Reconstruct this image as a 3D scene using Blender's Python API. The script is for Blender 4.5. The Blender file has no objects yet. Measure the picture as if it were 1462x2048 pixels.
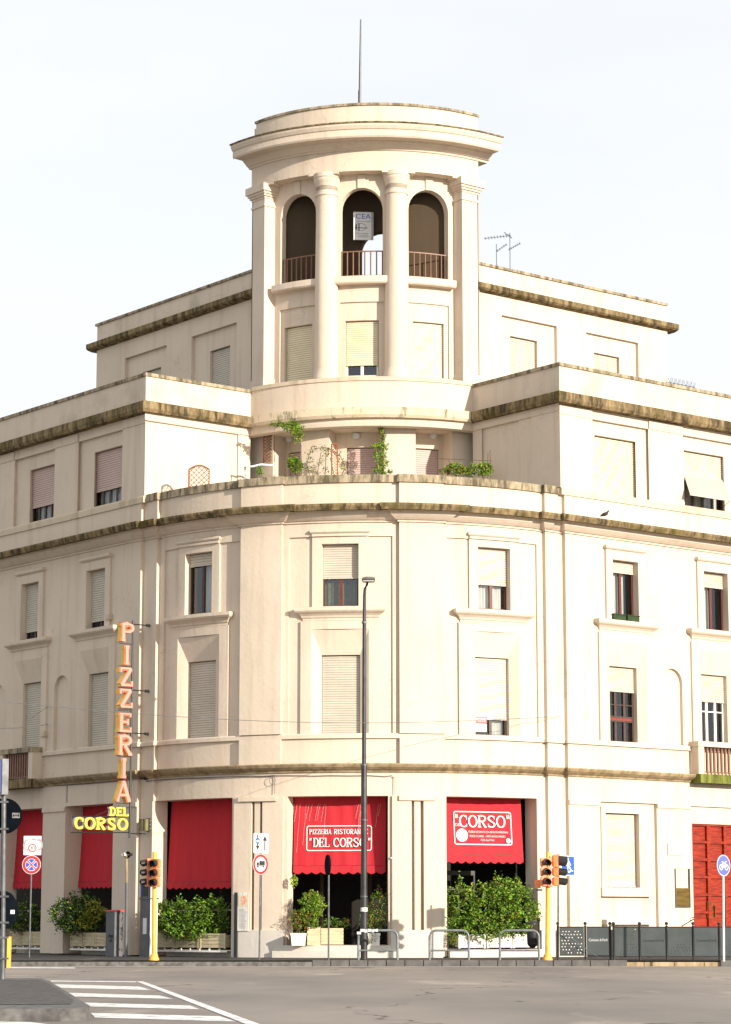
import bpy, bmesh, math, random
from math import sin, cos, tan, pi, radians, atan, atan2, sqrt, floor
from mathutils import Vector, Matrix
random.seed(7)
S = bpy.context.scene
COL = S.collection
# ------------------------------------------------------------------ camera
FPX, YH, CZ = 4862.0, 1840.0, 1.25          # focal length in photo pixels, horizon row, eye height
TH = atan((YH - 1024) / FPX)
cam_d = bpy.data.cameras.new('camera'); cam = bpy.data.objects.new('camera', cam_d); COL.objects.link(cam)
cam_d.sensor_fit = 'VERTICAL'; cam_d.sensor_height = 36.0; cam_d.lens = FPX / 2048 * 36.0
cam_d.clip_start = 0.5; cam_d.clip_end = 6000
cam.location = (0, 0, CZ); cam.rotation_euler = (pi / 2 + TH, 0, 0)
S.camera = cam
# ------------------------------------------------------------------ light
SUN_AZ, SUN_EL = radians(43.5), radians(15.5)      # azimuth: to the right of straight behind the camera
to_sun = Vector((sin(SUN_AZ) * cos(SUN_EL), -cos(SUN_AZ) * cos(SUN_EL), sin(SUN_EL)))
sd = bpy.data.lights.new('sun', 'SUN'); so = bpy.data.objects.new('sun', sd); COL.objects.link(so)
sd.energy = 4.0; sd.angle = radians(0.5); sd.color = (1.0, 0.895, 0.775)
so.rotation_euler = (-to_sun).to_track_quat('-Z', 'Y').to_euler()
so.location = (30, -30, 40)
W = bpy.data.worlds.new('World'); S.world = W; W.use_nodes = True
nt = W.node_tree; nt.nodes.clear()
wo = nt.nodes.new('ShaderNodeOutputWorld'); bg = nt.nodes.new('ShaderNodeBackground')
sky = nt.nodes.new('ShaderNodeTexSky'); sky.sky_type = 'NISHITA'; sky.sun_disc = False
sky.sun_elevation = SUN_EL; sky.sun_rotation = atan2(to_sun.x, to_sun.y); sky.air_density = 1.0; sky.dust_density = 2.0
tc = nt.nodes.new('ShaderNodeTexCoord'); mp = nt.nodes.new('ShaderNodeMapping'); mp.inputs['Scale'].default_value = (1.2, 1.2, 4)
nz = nt.nodes.new('ShaderNodeTexNoise'); nz.inputs['Scale'].default_value = 2.2; nz.inputs['Detail'].default_value = 5
cr = nt.nodes.new('ShaderNodeValToRGB'); cr.color_ramp.elements[0].position = 0.3; cr.color_ramp.elements[1].position = 0.75
cr.color_ramp.elements[0].color = (0.80, 0.80, 0.80, 1); cr.color_ramp.elements[1].color = (0.97, 0.97, 0.97, 1)
mx = nt.nodes.new('ShaderNodeMixRGB'); mx.inputs[2].default_value = (6.5, 6.6, 6.75, 1)
L = nt.links.new
L(tc.outputs['Generated'], mp.inputs[0]); L(mp.outputs[0], nz.inputs['Vector']); L(nz.outputs[0], cr.inputs[0])
L(sky.outputs[0], mx.inputs[1]); L(cr.outputs[0], mx.inputs[0]); L(mx.outputs[0], bg.inputs[0]); L(bg.outputs[0], wo.inputs[0])
bg.inputs[1].default_value = 0.089
S.view_settings.view_transform = 'Standard'; S.view_settings.look = 'None'
S.view_settings.exposure = 0.88; S.view_settings.gamma = 1.0
S.render.engine = 'CYCLES'
S.cycles.max_bounces = 6; S.cycles.transparent_max_bounces = 8

# ------------------------------------------------------------------ materials
def node_mat(name, rough=0.85, spec=0.3, metal=0.0):
    m = bpy.data.materials.new(name); m.use_nodes = True
    b = m.node_tree.nodes['Principled BSDF']
    b.inputs['Roughness'].default_value = rough; b.inputs['Metallic'].default_value = metal
    b.inputs['Specular IOR Level'].default_value = spec
    return m, m.node_tree, b
def noise(t, scale, vec=(1, 1, 1), detail=4, lo=0.35, hi=0.65, rough=0.55):
    c = t.nodes.new('ShaderNodeTexCoord'); p = t.nodes.new('ShaderNodeMapping'); p.inputs['Scale'].default_value = vec
    n = t.nodes.new('ShaderNodeTexNoise'); n.inputs['Scale'].default_value = scale; n.inputs['Detail'].default_value = detail
    n.inputs['Roughness'].default_value = rough
    r = t.nodes.new('ShaderNodeMapRange'); r.inputs[1].default_value = lo; r.inputs[2].default_value = hi
    t.links.new(c.outputs['Object'], p.inputs[0]); t.links.new(p.outputs[0], n.inputs['Vector']); t.links.new(n.outputs[0], r.inputs[0])
    return r.outputs[0]
def mixc(t, fac, a, b, blend='MIX'):
    x = t.nodes.new('ShaderNodeMixRGB'); x.blend_type = blend
    for i, v in ((0, fac), (1, a), (2, b)):
        if isinstance(v, (int, float)): x.inputs[i].default_value = v
        elif isinstance(v, tuple): x.inputs[i].default_value = (*v, 1)
        else: t.links.new(v, x.inputs[i])
    return x.outputs[0]
def mulf(t, a, k):
    x = t.nodes.new('ShaderNodeMath'); x.operation = 'MULTIPLY'
    t.links.new(a, x.inputs[0])
    if isinstance(k, (int, float)): x.inputs[1].default_value = k
    else: t.links.new(k, x.inputs[1])
    return x.outputs[0]
def bump(t, b, h, strength=0.2, dist=0.02):
    n = t.nodes.new('ShaderNodeBump'); n.inputs['Strength'].default_value = strength; n.inputs['Distance'].default_value = dist
    t.links.new(h, n.inputs['Height']); t.links.new(n.outputs[0], b.inputs['Normal'])
def simple(name, col, rough=0.6, var=0.12, scale=6, metal=0.0, spec=0.4, vec=(1, 1, 1)):
    m, t, b = node_mat(name, rough, spec, metal)
    d = tuple(c * (1 - var) for c in col); u = tuple(min(1, c * (1 + var)) for c in col)
    t.links.new(mixc(t, noise(t, scale, vec), d, u), b.inputs['Base Color'])
    return m
def plaster(name, base=(0.62, 0.525, 0.418), streak=(0.33, 0.235, 0.155), amount=0.40, dirt=0.0):
    m, t, b = node_mat(name, 0.9, 0.15)
    c = mixc(t, mulf(t, noise(t, 0.45, detail=6, lo=0.42, hi=0.7), 0.5), base, tuple(x * 0.86 for x in base))
    c = mixc(t, mulf(t, noise(t, 2.2, (1.3, 1.3, 0.10), 6, 0.52, 0.82), amount), c, streak)
    c = mixc(t, mulf(t, noise(t, 1.1, detail=8, lo=0.60, hi=0.78), 0.30), c, tuple(x * 0.72 for x in base))
    v = t.nodes.new('ShaderNodeTexVoronoi'); v.feature = 'DISTANCE_TO_EDGE'; v.inputs['Scale'].default_value = 0.55
    co = t.nodes.new('ShaderNodeTexCoord'); nn = t.nodes.new('ShaderNodeTexNoise'); nn.inputs['Scale'].default_value = 1.5; nn.inputs['Detail'].default_value = 6
    ad = t.nodes.new('ShaderNodeVectorMath'); ad.operation = 'MULTIPLY_ADD'; ad.inputs[1].default_value = (1.6, 1.6, 1.6)
    t.links.new(co.outputs['Object'], nn.inputs['Vector']); t.links.new(nn.outputs['Color'], ad.inputs[0]); t.links.new(co.outputs['Object'], ad.inputs[2]); t.links.new(ad.outputs[0], v.inputs['Vector'])
    rr = t.nodes.new('ShaderNodeMapRange'); rr.inputs[1].default_value = 0; rr.inputs[2].default_value = 0.008; rr.inputs[3].default_value = 0.5; rr.inputs[4].default_value = 0
    t.links.new(v.outputs[0], rr.inputs[0]); c = mixc(t, mulf(t, rr.outputs[0], noise(t, 0.35, detail=2, lo=0.5, hi=0.6)), c, tuple(x * 0.5 for x in base))
    if dirt: c = mixc(t, mulf(t, noise(t, 0.9, (1, 1, 0.7), 8, 0.52, 0.68), dirt), c, (0.30, 0.28, 0.22))
    t.links.new(c, b.inputs['Base Color'])
    bump(t, b, noise(t, 6, detail=9, lo=0, hi=1), 0.5, 0.02)
    return m
def mossy(name, light, dark, green, d=0.75, lo=0.42, hi=0.58, g=0.6):
    m, t, b = node_mat(name, 0.95, 0.1)
    c = mixc(t, mulf(t, noise(t, 2.5, (1.6, 1.6, 0.35), 8, lo, hi, 0.7), d), light, dark)
    c = mixc(t, mulf(t, noise(t, 1.0, detail=6, lo=0.5, hi=0.68), g), c, green)
    t.links.new(c, b.inputs['Base Color'])
    bump(t, b, noise(t, 18, detail=8, lo=0, hi=1), 0.6, 0.02)
    return m
M = {}
M['plaster'] = plaster('plaster')
M['parapet'] = plaster('parapet_plaster', dirt=0.45, amount=0.4)
M['stone'] = plaster('travertine_base', (0.56, 0.525, 0.465), (0.38, 0.35, 0.30), 0.4)
M['ledge'] = plaster('ledge_plaster', (0.57, 0.475, 0.355), (0.28, 0.20, 0.12), 0.75)
M['gutter'] = mossy('weathered_cornice', (0.42, 0.325, 0.205), (0.20, 0.145, 0.075), (0.11, 0.10, 0.04), 0.85, 0.4, 0.62, 0.35)
M['moss'] = mossy('mossy_concrete', (0.29, 0.215, 0.115), (0.045, 0.036, 0.02), (0.105, 0.088, 0.02), 0.95, 0.38, 0.60)
M['cap'] = mossy('stained_coping', (0.40, 0.33, 0.225), (0.07, 0.06, 0.04), (0.11, 0.10, 0.035), 0.9, 0.42, 0.60, 0.35)
M['moss_green'] = mossy('green_moss', (0.20, 0.22, 0.05), (0.05, 0.06, 0.015), (0.12, 0.17, 0.02), 0.8)
M['slab_drip'] = mossy('dripping_slab_edge', (0.60, 0.50, 0.36), (0.10, 0.09, 0.04), (0.25, 0.24, 0.07), 0.8, 0.53, 0.64, 0.3)
M['loggia'] = plaster('loggia_shade_plaster', (0.078, 0.057, 0.036), (0.05, 0.036, 0.022), 0.4)  # plaster coloured dark brown, the shade of the interior is put into the colour
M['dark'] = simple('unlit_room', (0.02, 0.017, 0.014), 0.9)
M['shutter_cream'] = simple('cream_roller_slats', (0.62, 0.55, 0.39), 0.55, 0.05, 1.5)
M['shutter_white'] = simple('white_roller_slats', (0.49, 0.445, 0.365), 0.55, 0.05, 1.5)
M['shutter_pale'] = simple('pale_yellow_roller_slats', (0.60, 0.53, 0.38), 0.55, 0.05, 1.5)
M['shutter_pink'] = simple('faded_pink_roller_slats', (0.50, 0.375, 0.33), 0.6, 0.05, 1.5)
M['wood_red'] = simple('reddish_brown_frame', (0.11, 0.025, 0.016), 0.5)
M['wood_dark'] = simple('dark_brown_frame', (0.06, 0.035, 0.025), 0.5)
M['wood_white'] = simple('white_frame', (0.75, 0.72, 0.66), 0.5)
M['curtain'] = simple('net_curtain', (0.62, 0.60, 0.55), 0.9, 0.3, 9, vec=(3, 3, 0.05))
M['blind_green'] = simple('green_blind', (0.10, 0.105, 0.06), 0.8, 0.2, 8)
def glass(name, fac):
    m = bpy.data.materials.new(name); m.use_nodes = True; t = m.node_tree; t.nodes.clear()
    o = t.nodes.new('ShaderNodeOutputMaterial'); x = t.nodes.new('ShaderNodeMixShader'); x.inputs[0].default_value = fac
    a = t.nodes.new('ShaderNodeBsdfTransparent'); a.inputs[0].default_value = (0.8, 0.84, 0.84, 1)
    g = t.nodes.new('ShaderNodeBsdfGlossy'); g.inputs['Roughness'].default_value = 0.03; g.inputs[0].default_value = (0.85, 0.92, 1, 1)
    t.links.new(a.outputs[0], x.inputs[1]); t.links.new(g.outputs[0], x.inputs[2]); t.links.new(x.outputs[0], o.inputs[0])
    return m
M['glass'] = glass('window_glass', 0.10)
def fabric_mat():
    m, t, b = node_mat('red_awning_cloth', 0.8, 0.2)
    c = mixc(t, mulf(t, noise(t, 1.2, (2.5, 2.5, 0.3), 4, 0.3, 0.7), 0.35), (0.47, 0.026, 0.036), (0.36, 0.016, 0.024))
    t.links.new(c, b.inputs['Base Color'])
    bump(t, b, noise(t, 1.3, (2.5, 2.5, 0.25), 3, 0, 1), 0.5, 0.08)
    return m
M['awning'] = fabric_mat()
M['print_white'] = simple('white_print', (0.74, 0.71, 0.68), 0.7, 0.03)
M['print_black'] = simple('black_print', (0.02, 0.02, 0.02), 0.6)
M['print_grey'] = simple('grey_print', (0.35, 0.35, 0.35), 0.6)
M['sign_white'] = simple('sign_white', (0.66, 0.66, 0.66), 0.35, 0.04, 3)
M['sign_red'] = simple('sign_red', (0.62, 0.03, 0.03), 0.35, 0.06, 3)
M['sign_blue'] = simple('sign_blue', (0.03, 0.10, 0.50), 0.35, 0.06, 3)
M['bike_blue'] = simple('bike_sign_blue', (0.11, 0.13, 0.60), 0.35, 0.06, 3)
M['sign_back'] = simple('dark_sign_back', (0.004, 0.006, 0.009), 0.9, 0.2, spec=0.03)
M['steel'] = simple('galvanised_steel', (0.11, 0.115, 0.12), 0.45, 0.3, 5, 0.3)
M['lamp_metal'] = simple('dark_grey_lamp_paint', (0.035, 0.035, 0.037), 0.4, 0.3, 3, 0.2)
M['hoop'] = simple('grey_green_tube', (0.17, 0.19, 0.19), 0.35, 0.3, 6, 0.3)
M['black_iron'] = simple('black_iron', (0.02, 0.02, 0.022), 0.45)
M['fence'] = simple('grey_green_panel', (0.050, 0.062, 0.062), 0.5, 0.15, 2)
M['yellow'] = simple('yellow_pole_paint', (0.80, 0.42, 0.07), 0.45, 0.12, 4)
M['orange'] = simple('orange_signal_housing', (0.78, 0.26, 0.09), 0.45, 0.15, 5)
M['lens'] = simple('dark_signal_lens', (0.03, 0.012, 0.01), 0.2, 0.1)
M['cab_grey'] = simple('grey_cabinet', (0.10, 0.10, 0.105), 0.5, 0.15, 2)
M['cab_red'] = simple('red_cabinet_lid', (0.62, 0.05, 0.03), 0.5)
M['cab_pale'] = simple('pale_cabinet_side', (0.60, 0.60, 0.55), 0.6, 0.15, 4)
M['planter_wood'] = simple('pale_planter_wood', (0.52, 0.44, 0.28), 0.75, 0.18, 3, vec=(1, 1, 8))
M['planter_white'] = simple('white_planter', (0.76, 0.72, 0.64), 0.7, 0.1, 3)
M['brown_metal'] = simple('brown_rail_paint', (0.20, 0.10, 0.06), 0.5)
M['brown_lattice'] = simple('reddish_lattice', (0.22, 0.075, 0.03), 0.7)
M['neon_pink'] = simple('salmon_letter_face', (0.80, 0.27, 0.20), 0.5, 0.05, 3)
M['neon_red'] = simple('red_letter_rim', (0.80, 0.13, 0.08), 0.5, 0.05, 3)
M['neon_side'] = simple('yellow_letter_side', (0.78, 0.50, 0.05), 0.5, 0.08, 3)
M['neon_yellow'] = simple('yellow_letter_face', (0.64, 0.50, 0.05), 0.5, 0.06, 3)
M['olive'] = simple('olive_metal', (0.16, 0.15, 0.06), 0.5)
M['brass'] = simple('bronze_plate', (0.17, 0.11, 0.025), 0.35, 0.3, 8, 0.5, vec=(0.2, 0.2, 1))
def wood_door():
    m, t, b = node_mat('varnished_red_wood', 0.4, 0.4)
    c = mixc(t, noise(t, 2.2, (1, 1, 7), 6, 0.42, 0.6), (0.30, 0.026, 0.006), (0.17, 0.012, 0.003))
    t.links.new(c, b.inputs['Base Color']); return m
M['door'] = wood_door()
def leaf_mat(name, col):
    m, t, b = node_mat(name, 0.45, 0.35)
    c = mixc(t, noise(t, 5, detail=2), tuple(x * 0.6 for x in col), tuple(x * 1.35 for x in col))
    t.links.new(c, b.inputs['Base Color'])
    return m
M['leaf_a'] = leaf_mat('leaf_mid_green', (0.09, 0.17, 0.015))
M['leaf_b'] = leaf_mat('leaf_dark_green', (0.018, 0.042, 0.009))
M['leaf_c'] = leaf_mat('leaf_bright_green', (0.15, 0.30, 0.014))
M['leaf_y'] = leaf_mat('leaf_yellow_green', (0.26, 0.26, 0.02))
M['leaf_r'] = leaf_mat('leaf_rusty', (0.30, 0.10, 0.03))
M['flower'] = leaf_mat('petal_red', (0.65, 0.05, 0.05))
M['bark'] = simple('bark', (0.09, 0.06, 0.04), 0.9)
def asphalt(name, a, bcol, cracks=True, grain=0.35):
    m, t, b = node_mat(name, 0.8, 0.3)
    c = mixc(t, noise(t, 0.16, (1, 0.35, 1), 6, 0.35, 0.65), a, bcol)
    c = mixc(t, mulf(t, noise(t, 60, detail=3, lo=0.3, hi=0.7), grain), c, tuple(x * 0.45 for x in a))
    c = mixc(t, mulf(t, noise(t, 0.5, (1, 0.22, 1), 7, 0.60, 0.70), 0.45), c, tuple(x * 1.5 for x in bcol))
    c = mixc(t, mulf(t, noise(t, 0.38, (1.4, 0.3, 1), 7, 0.64, 0.72), 0.55), c, tuple(x * 0.45 for x in a))
    if cracks:
        co = t.nodes.new('ShaderNodeTexCoord'); n = t.nodes.new('ShaderNodeTexNoise'); n.inputs['Scale'].default_value = 0.7; n.inputs['Detail'].default_value = 6
        ad = t.nodes.new('ShaderNodeVectorMath'); ad.operation = 'MULTIPLY_ADD'; ad.inputs[1].default_value = (2.5, 2.5, 0)
        v = t.nodes.new('ShaderNodeTexVoronoi'); v.feature = 'DISTANCE_TO_EDGE'; v.inputs['Scale'].default_value = 0.17
        r = t.nodes.new('ShaderNodeMapRange'); r.inputs[1].default_value = 0.0; r.inputs[2].default_value = 0.012; r.inputs[3].default_value = 1; r.inputs[4].default_value = 0
        t.links.new(co.outputs['Object'], n.inputs['Vector']); t.links.new(n.outputs['Color'], ad.inputs[0]); t.links.new(co.outputs['Object'], ad.inputs[2])
        t.links.new(ad.outputs[0], v.inputs['Vector']); t.links.new(v.outputs[0], r.inputs[0])
        c = mixc(t, mulf(t, r.outputs[0], noise(t, 0.3, detail=3, lo=0.45, hi=0.55)), c, (0.03, 0.028, 0.025))
    t.links.new(c, b.inputs['Base Color'])
    bump(t, b, noise(t, 45, detail=5, lo=0, hi=1), 0.5, 0.01)
    return m
M['road'] = asphalt('road_asphalt', (0.18, 0.165, 0.15), (0.35, 0.30, 0.25))
M['pavement'] = asphalt('pavement_asphalt', (0.045, 0.042, 0.04), (0.08, 0.072, 0.066), False)
M['gutter_strip'] = simple('pale_gutter_stone', (0.42, 0.37, 0.30), 0.8, 0.2, 2)
M['kerb'] = simple('kerb_stone', (0.10, 0.097, 0.092), 0.8, 0.25, 3)
M['kerb_dark'] = simple('dark_kerb_stone', (0.11, 0.105, 0.10), 0.85, 0.45, 5)
def paint_mat():
    m, t, b = node_mat('road_paint', 0.7, 0.3)
    c = mixc(t, mulf(t, noise(t, 5, detail=8, lo=0.50, hi=0.66), 0.85), (0.74, 0.73, 0.71), (0.30, 0.29, 0.27))
    t.links.new(c, b.inputs['Base Color']); return m
M['paint'] = paint_mat()
def sett_mat():
    m, t, b = node_mat('dark_sett_paving', 0.85, 0.3)
    c = t.nodes.new('ShaderNodeTexCoord'); p = t.nodes.new('ShaderNodeMapping'); p.inputs['Rotation'].default_value = (0, 0, 0.5)
    br = t.nodes.new('ShaderNodeTexBrick'); br.inputs['Scale'].default_value = 2.2; br.inputs['Color1'].default_value = (0.085, 0.076, 0.073, 1)
    br.inputs['Color2'].default_value = (0.17, 0.15, 0.14, 1); br.inputs['Mortar'].default_value = (0.012, 0.011, 0.010, 1); br.inputs['Mortar Size'].default_value = 0.04
    t.links.new(c.outputs['Object'], p.inputs[0]); t.links.new(p.outputs[0], br.inputs['Vector'])
    t.links.new(mixc(t, mulf(t, noise(t, 8), 0.5), br.outputs[0], (0.07, 0.065, 0.062)), b.inputs['Base Color']); return m
M['setts'] = sett_mat()

# ------------------------------------------------------------------ geometry helpers
AL = radians(38.6)
U = Vector((cos(AL), sin(AL))); V = Vector((-sin(AL), cos(AL)))
C0 = Vector((0.2, 89.4)); R0 = 9.4
CT = Vector((0.43, 91.4)); RT = 6.0
LA = R0 * pi / 2
class Path:
    """a plan polyline walked left to right; s = length along it, off = distance outward"""
    def __init__(self, pts, s_origin=0.0):
        self.p = [Vector(q) for q in pts]; self.s = [s_origin]
        for a, b in zip(self.p, self.p[1:]): self.s.append(self.s[-1] + (b - a).length)
        d = [(b - a).normalized() for a, b in zip(self.p, self.p[1:])]
        self.n = []
        for i in range(len(self.p)):
            if i == 0: t = d[0]; k = 1
            elif i == len(self.p) - 1: t = d[-1]; k = 1
            else:
                t = (d[i - 1] + d[i]).normalized(); k = 1 / max(0.3, t.dot(d[i]))
            self.n.append(Vector((t.y, -t.x)) * k)
        self.d = d
    def at(self, s, off):
        S_ = self.s
        if s <= S_[0]:
            return self.p[0] - self.d[0] * (S_[0] - s) + self.n[0] * off
        if s >= S_[-1]:
            return self.p[-1] + self.d[-1] * (s - S_[-1]) + self.n[-1] * off
        lo, hi = 0, len(S_) - 1
        while hi - lo > 1:
            m = (lo + hi) // 2
            if S_[m] <= s: lo = m
            else: hi = m
        f = (s - S_[lo]) / (S_[hi] - S_[lo])
        a = self.p[lo] + self.n[lo] * off; b = self.p[hi] + self.n[hi] * off
        return a.lerp(b, f)
    def inner(self, a, b):
        return [s for s in self.s if a + 1e-4 < s < b - 1e-4]
    def frame(self, s):
        a, b = self.at(s - 0.05, 0), self.at(s + 0.05, 0); t = (b - a).normalized()
        return t, Vector((t.y, -t.x))
def arc_pts(C, R, a0, a1, step=1.5):
    n = max(2, int((a1 - a0) / step)); out = []
    for i in range(n + 1):
        t = radians(a0 + (a1 - a0) * i / n); out.append(C - U * (R * cos(t)) - V * (R * sin(t)))
    return out
MAIN = Path([C0 - U * R0 + V * 26] + arc_pts(C0, R0, 0, 90) + [C0 - V * R0 + U * 26], -26.0)
TP = Path(arc_pts(CT, RT, 0, 90))                      # tower, s = angle * RT
def ts(deg): return radians(deg) * RT

class MB:
    def __init__(self): self.v = []; self.f = []; self.m = []; self.cur = 0
    def add(self, vs, fs):
        o = len(self.v); self.v += [tuple(v) for v in vs]
        for f in fs: self.f.append(tuple(i + o for i in f)); self.m.append(self.cur)
    def quad(self, *p): self.add(p, [tuple(range(len(p)))])
    def sweep(self, path, prof, s0, s1, base=0.0, closed=True, ret0=None, ret1=None, caps=True, mit=1.0):
        ss = [s0] + path.inner(s0, s1) + [s1]; n = len(prof); rows = []
        for k, s in enumerate(ss):
            row = []
            for o, z in prof:
                q = s
                if k == 0 and ret0 is not None: q = s - o * mit
                if k == len(ss) - 1 and ret1 is not None: q = s + o * mit
                p = path.at(q, base + o); row.append((p.x, p.y, z))
            rows.append(row)
        vs = [p for r in rows for p in r]; fs = []
        m = n if closed else n - 1
        for k in range(len(ss) - 1):
            for i in range(m):
                j = (i + 1) % n; fs.append((k * n + i, k * n + j, (k + 1) * n + j, (k + 1) * n + i))
        if closed and caps:
            if ret0 is None: fs.append(tuple(range(n)))
            if ret1 is None: fs.append(tuple((len(ss) - 1) * n + i for i in range(n)))
        self.add(vs, fs)
        for ret, s, sg in ((ret0, s0, -1), (ret1, s1, 1)):
            if ret is None: continue
            for i in range(n - 1 if not closed else n):
                (o1, z1), (o2, z2) = prof[i], prof[(i + 1) % n]
                a = path.at(s + sg * o1 * mit, base + o1); b = path.at(s + sg * o2 * mit, base + o2)
                c = path.at(s + sg * o2 * mit, ret); d = path.at(s + sg * o1 * mit, ret)
                self.quad((a.x, a.y, z1), (b.x, b.y, z2), (c.x, c.y, z2), (d.x, d.y, z1))
    def pbox(self, path, s0, s1, o0, o1, z0, z1):
        self.sweep(path, [(o0, z0), (o1, z0), (o1, z1), (o0, z1)], s0, s1)
    def box(self, c, d, rz=0.0):
        x, y, z = d[0] / 2, d[1] / 2, d[2] / 2; cr_, sr = cos(rz), sin(rz); vs = []
        for dz in (-z, z):
            for dx, dy in ((-x, -y), (x, -y), (x, y), (-x, y)):
                vs.append((c[0] + dx * cr_ - dy * sr, c[1] + dx * sr + dy * cr_, c[2] + dz))
        self.add(vs, [(0, 3, 2, 1), (4, 5, 6, 7), (0, 1, 5, 4), (1, 2, 6, 5), (2, 3, 7, 6), (3, 0, 4, 7)])
    def lathe(self, c, prof, n=20, a0=0, a1=360):
        full = abs(a1 - a0) >= 360; k = n if full else n + 1; vs = []; fs = []
        for r, z in prof:
            for i in range(k):
                a = radians(a0 + (a1 - a0) * i / n); vs.append((c[0] + r * cos(a), c[1] + r * sin(a), c[2] + z))
        for j in range(len(prof) - 1):
            for i in range(n):
                i2 = (i + 1) % k; fs.append((j * k + i, j * k + i2, (j + 1) * k + i2, (j + 1) * k + i))
        self.add(vs, fs)
        if prof[0][0] > 1e-4: self.add(vs[:k], [tuple(range(k))])
        if prof[-1][0] > 1e-4: self.add(vs[-k:], [tuple(range(k))])
    def tube(self, pts, r, n=8, cap=True):
        pts = [Vector(p) for p in pts]; rows = []
        rr = r if isinstance(r, (list, tuple)) else [r] * len(pts)
        for i, p in enumerate(pts):
            d = (pts[min(i + 1, len(pts) - 1)] - pts[max(i - 1, 0)]).normalized()
            a = Vector((0, 0, 1)) if abs(d.z) < 0.9 else Vector((1, 0, 0))
            x = d.cross(a).normalized(); y = d.cross(x)
            rows.append([tuple(p + (x * cos(2 * pi * k / n) + y * sin(2 * pi * k / n)) * rr[i]) for k in range(n)])
        vs = [q for r_ in rows for q in r_]; fs = []
        for i in range(len(pts) - 1):
            for k in range(n):
                k2 = (k + 1) % n; fs.append((i * n + k, i * n + k2, (i + 1) * n + k2, (i + 1) * n + k))
        if cap: fs += [tuple(range(n)), tuple((len(pts) - 1) * n + k for k in range(n))]
        self.add(vs, fs)
    def build(self, name, mats, parent=None, smooth=False, org=None):
        me = bpy.data.meshes.new(name)
        o3 = org if org is not None else (parent_org(parent) if parent else (0, 0, 0))
        me.from_pydata([(x - o3[0], y - o3[1], z - o3[2]) for x, y, z in self.v], [], self.f)
        if not isinstance(mats, (list, tuple)): mats = [mats]
        for m in mats: me.materials.append(M[m] if isinstance(m, str) else m)
        me.polygons.foreach_set('material_index', self.m)
        bm = bmesh.new(); bm.from_mesh(me)
        bmesh.ops.remove_doubles(bm, verts=bm.verts, dist=0.0004)
        bmesh.ops.recalc_face_normals(bm, faces=bm.faces); bm.to_mesh(me); bm.free()
        if smooth:
            me.polygons.foreach_set('use_smooth', [True] * len(me.polygons))
            me.set_sharp_from_angle(angle=radians(40))
        o = bpy.data.objects.new(name, me); COL.objects.link(o)
        if parent: o.parent = parent
        else: o.location = o3
        return o
def split_build(mb, name, mats, parent):
    key = {}; par = []
    def find(a):
        while par[a] != a: par[a] = par[par[a]]; a = par[a]
        return a
    idx = []
    for v in mb.v:
        k = (round(v[0], 3), round(v[1], 3), round(v[2], 3))
        if k not in key: key[k] = len(par); par.append(len(par))
        idx.append(key[k])
    for f in mb.f:
        r = find(idx[f[0]])
        for i in f[1:]: par[find(idx[i])] = r
    groups = {}
    for n, f in enumerate(mb.f): groups.setdefault(find(idx[f[0]]), []).append(n)
    out = []
    for g in groups.values():
        m = MB(); mp_ = {}
        for n in g:
            ff = []
            for i in mb.f[n]:
                if i not in mp_: mp_[i] = len(m.v); m.v.append(mb.v[i])
                ff.append(mp_[i])
            m.f.append(tuple(ff)); m.m.append(mb.m[n])
        out.append(m.build(name, mats, parent))
    return out
def parent_org(p):
    v = Vector((0, 0, 0))
    while p: v = v + p.location; p = p.parent
    return tuple(v)
def tag(o, label=None, cat=None, group=None, kind=None):
    if label: o['label'] = label
    if cat: o['category'] = cat
    if group: o['group'] = group
    if kind: o['kind'] = kind
    return o
def empty(name, loc, label, cat, group=None):
    o = bpy.data.objects.new(name, None); COL.objects.link(o); o.location = loc; o.empty_display_size = 0.2
    return tag(o, label, cat, group)
def copy_thing(src, loc, rz, label):
    r = src.copy(); COL.objects.link(r); r.location = loc; r.rotation_euler = (0, 0, rz); r['label'] = label
    for ch in list(src.children):
        c = ch.copy(); COL.objects.link(c); c.parent = r
        for g in list(ch.children):
            d = g.copy(); COL.objects.link(d); d.parent = c
    return r
# photo pixel -> world, used to read positions off the photograph
def ray(px, py):
    a = (px - 731) / FPX; b = (1024 - py) / FPX
    return Vector((a, cos(TH) - b * sin(TH), sin(TH) + b * cos(TH)))
def at(px, py, Y):
    d = ray(px, py); k = Y / d.y
    return Vector((d.x * k, Y, CZ + d.z * k))
def zr(Y): return 0.166 - 0.00386 * min(Y, 84)      # road height: it falls gently towards the building
def ground_at(px, py, lift=0.0):
    d = ray(px, py)
    k = (0.166 + lift - CZ) / (d.z + 0.00386 * d.y)
    return Vector((d.x * k, d.y * k, CZ + d.z * k))
def pick(px, py, off=0.0, side=None, C=C0, R=R0):
    d = ray(px, py); h = Vector((d.x, d.y)); Rr = R + off
    if side is None:
        a = h.dot(h); b = -2 * h.dot(C); c = C.dot(C) - Rr * Rr; D = b * b - 4 * a * c
        if D >= 0:
            k = (-b - sqrt(D)) / 2 / a; P = k * h - C; t = atan2(-P.dot(V), -P.dot(U))
            if 0 <= t <= pi / 2: return t * R, k * d.z + CZ
        side = 'L' if px < 731 else 'R'
    if side == 'L':
        k = (C.dot(U) - Rr) / h.dot(U); return -((k * h - C).dot(V)), k * d.z + CZ
    k = (C.dot(V) - Rr) / h.dot(V); return R * pi / 2 + (k * h - C).dot(U), k * d.z + CZ

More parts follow.
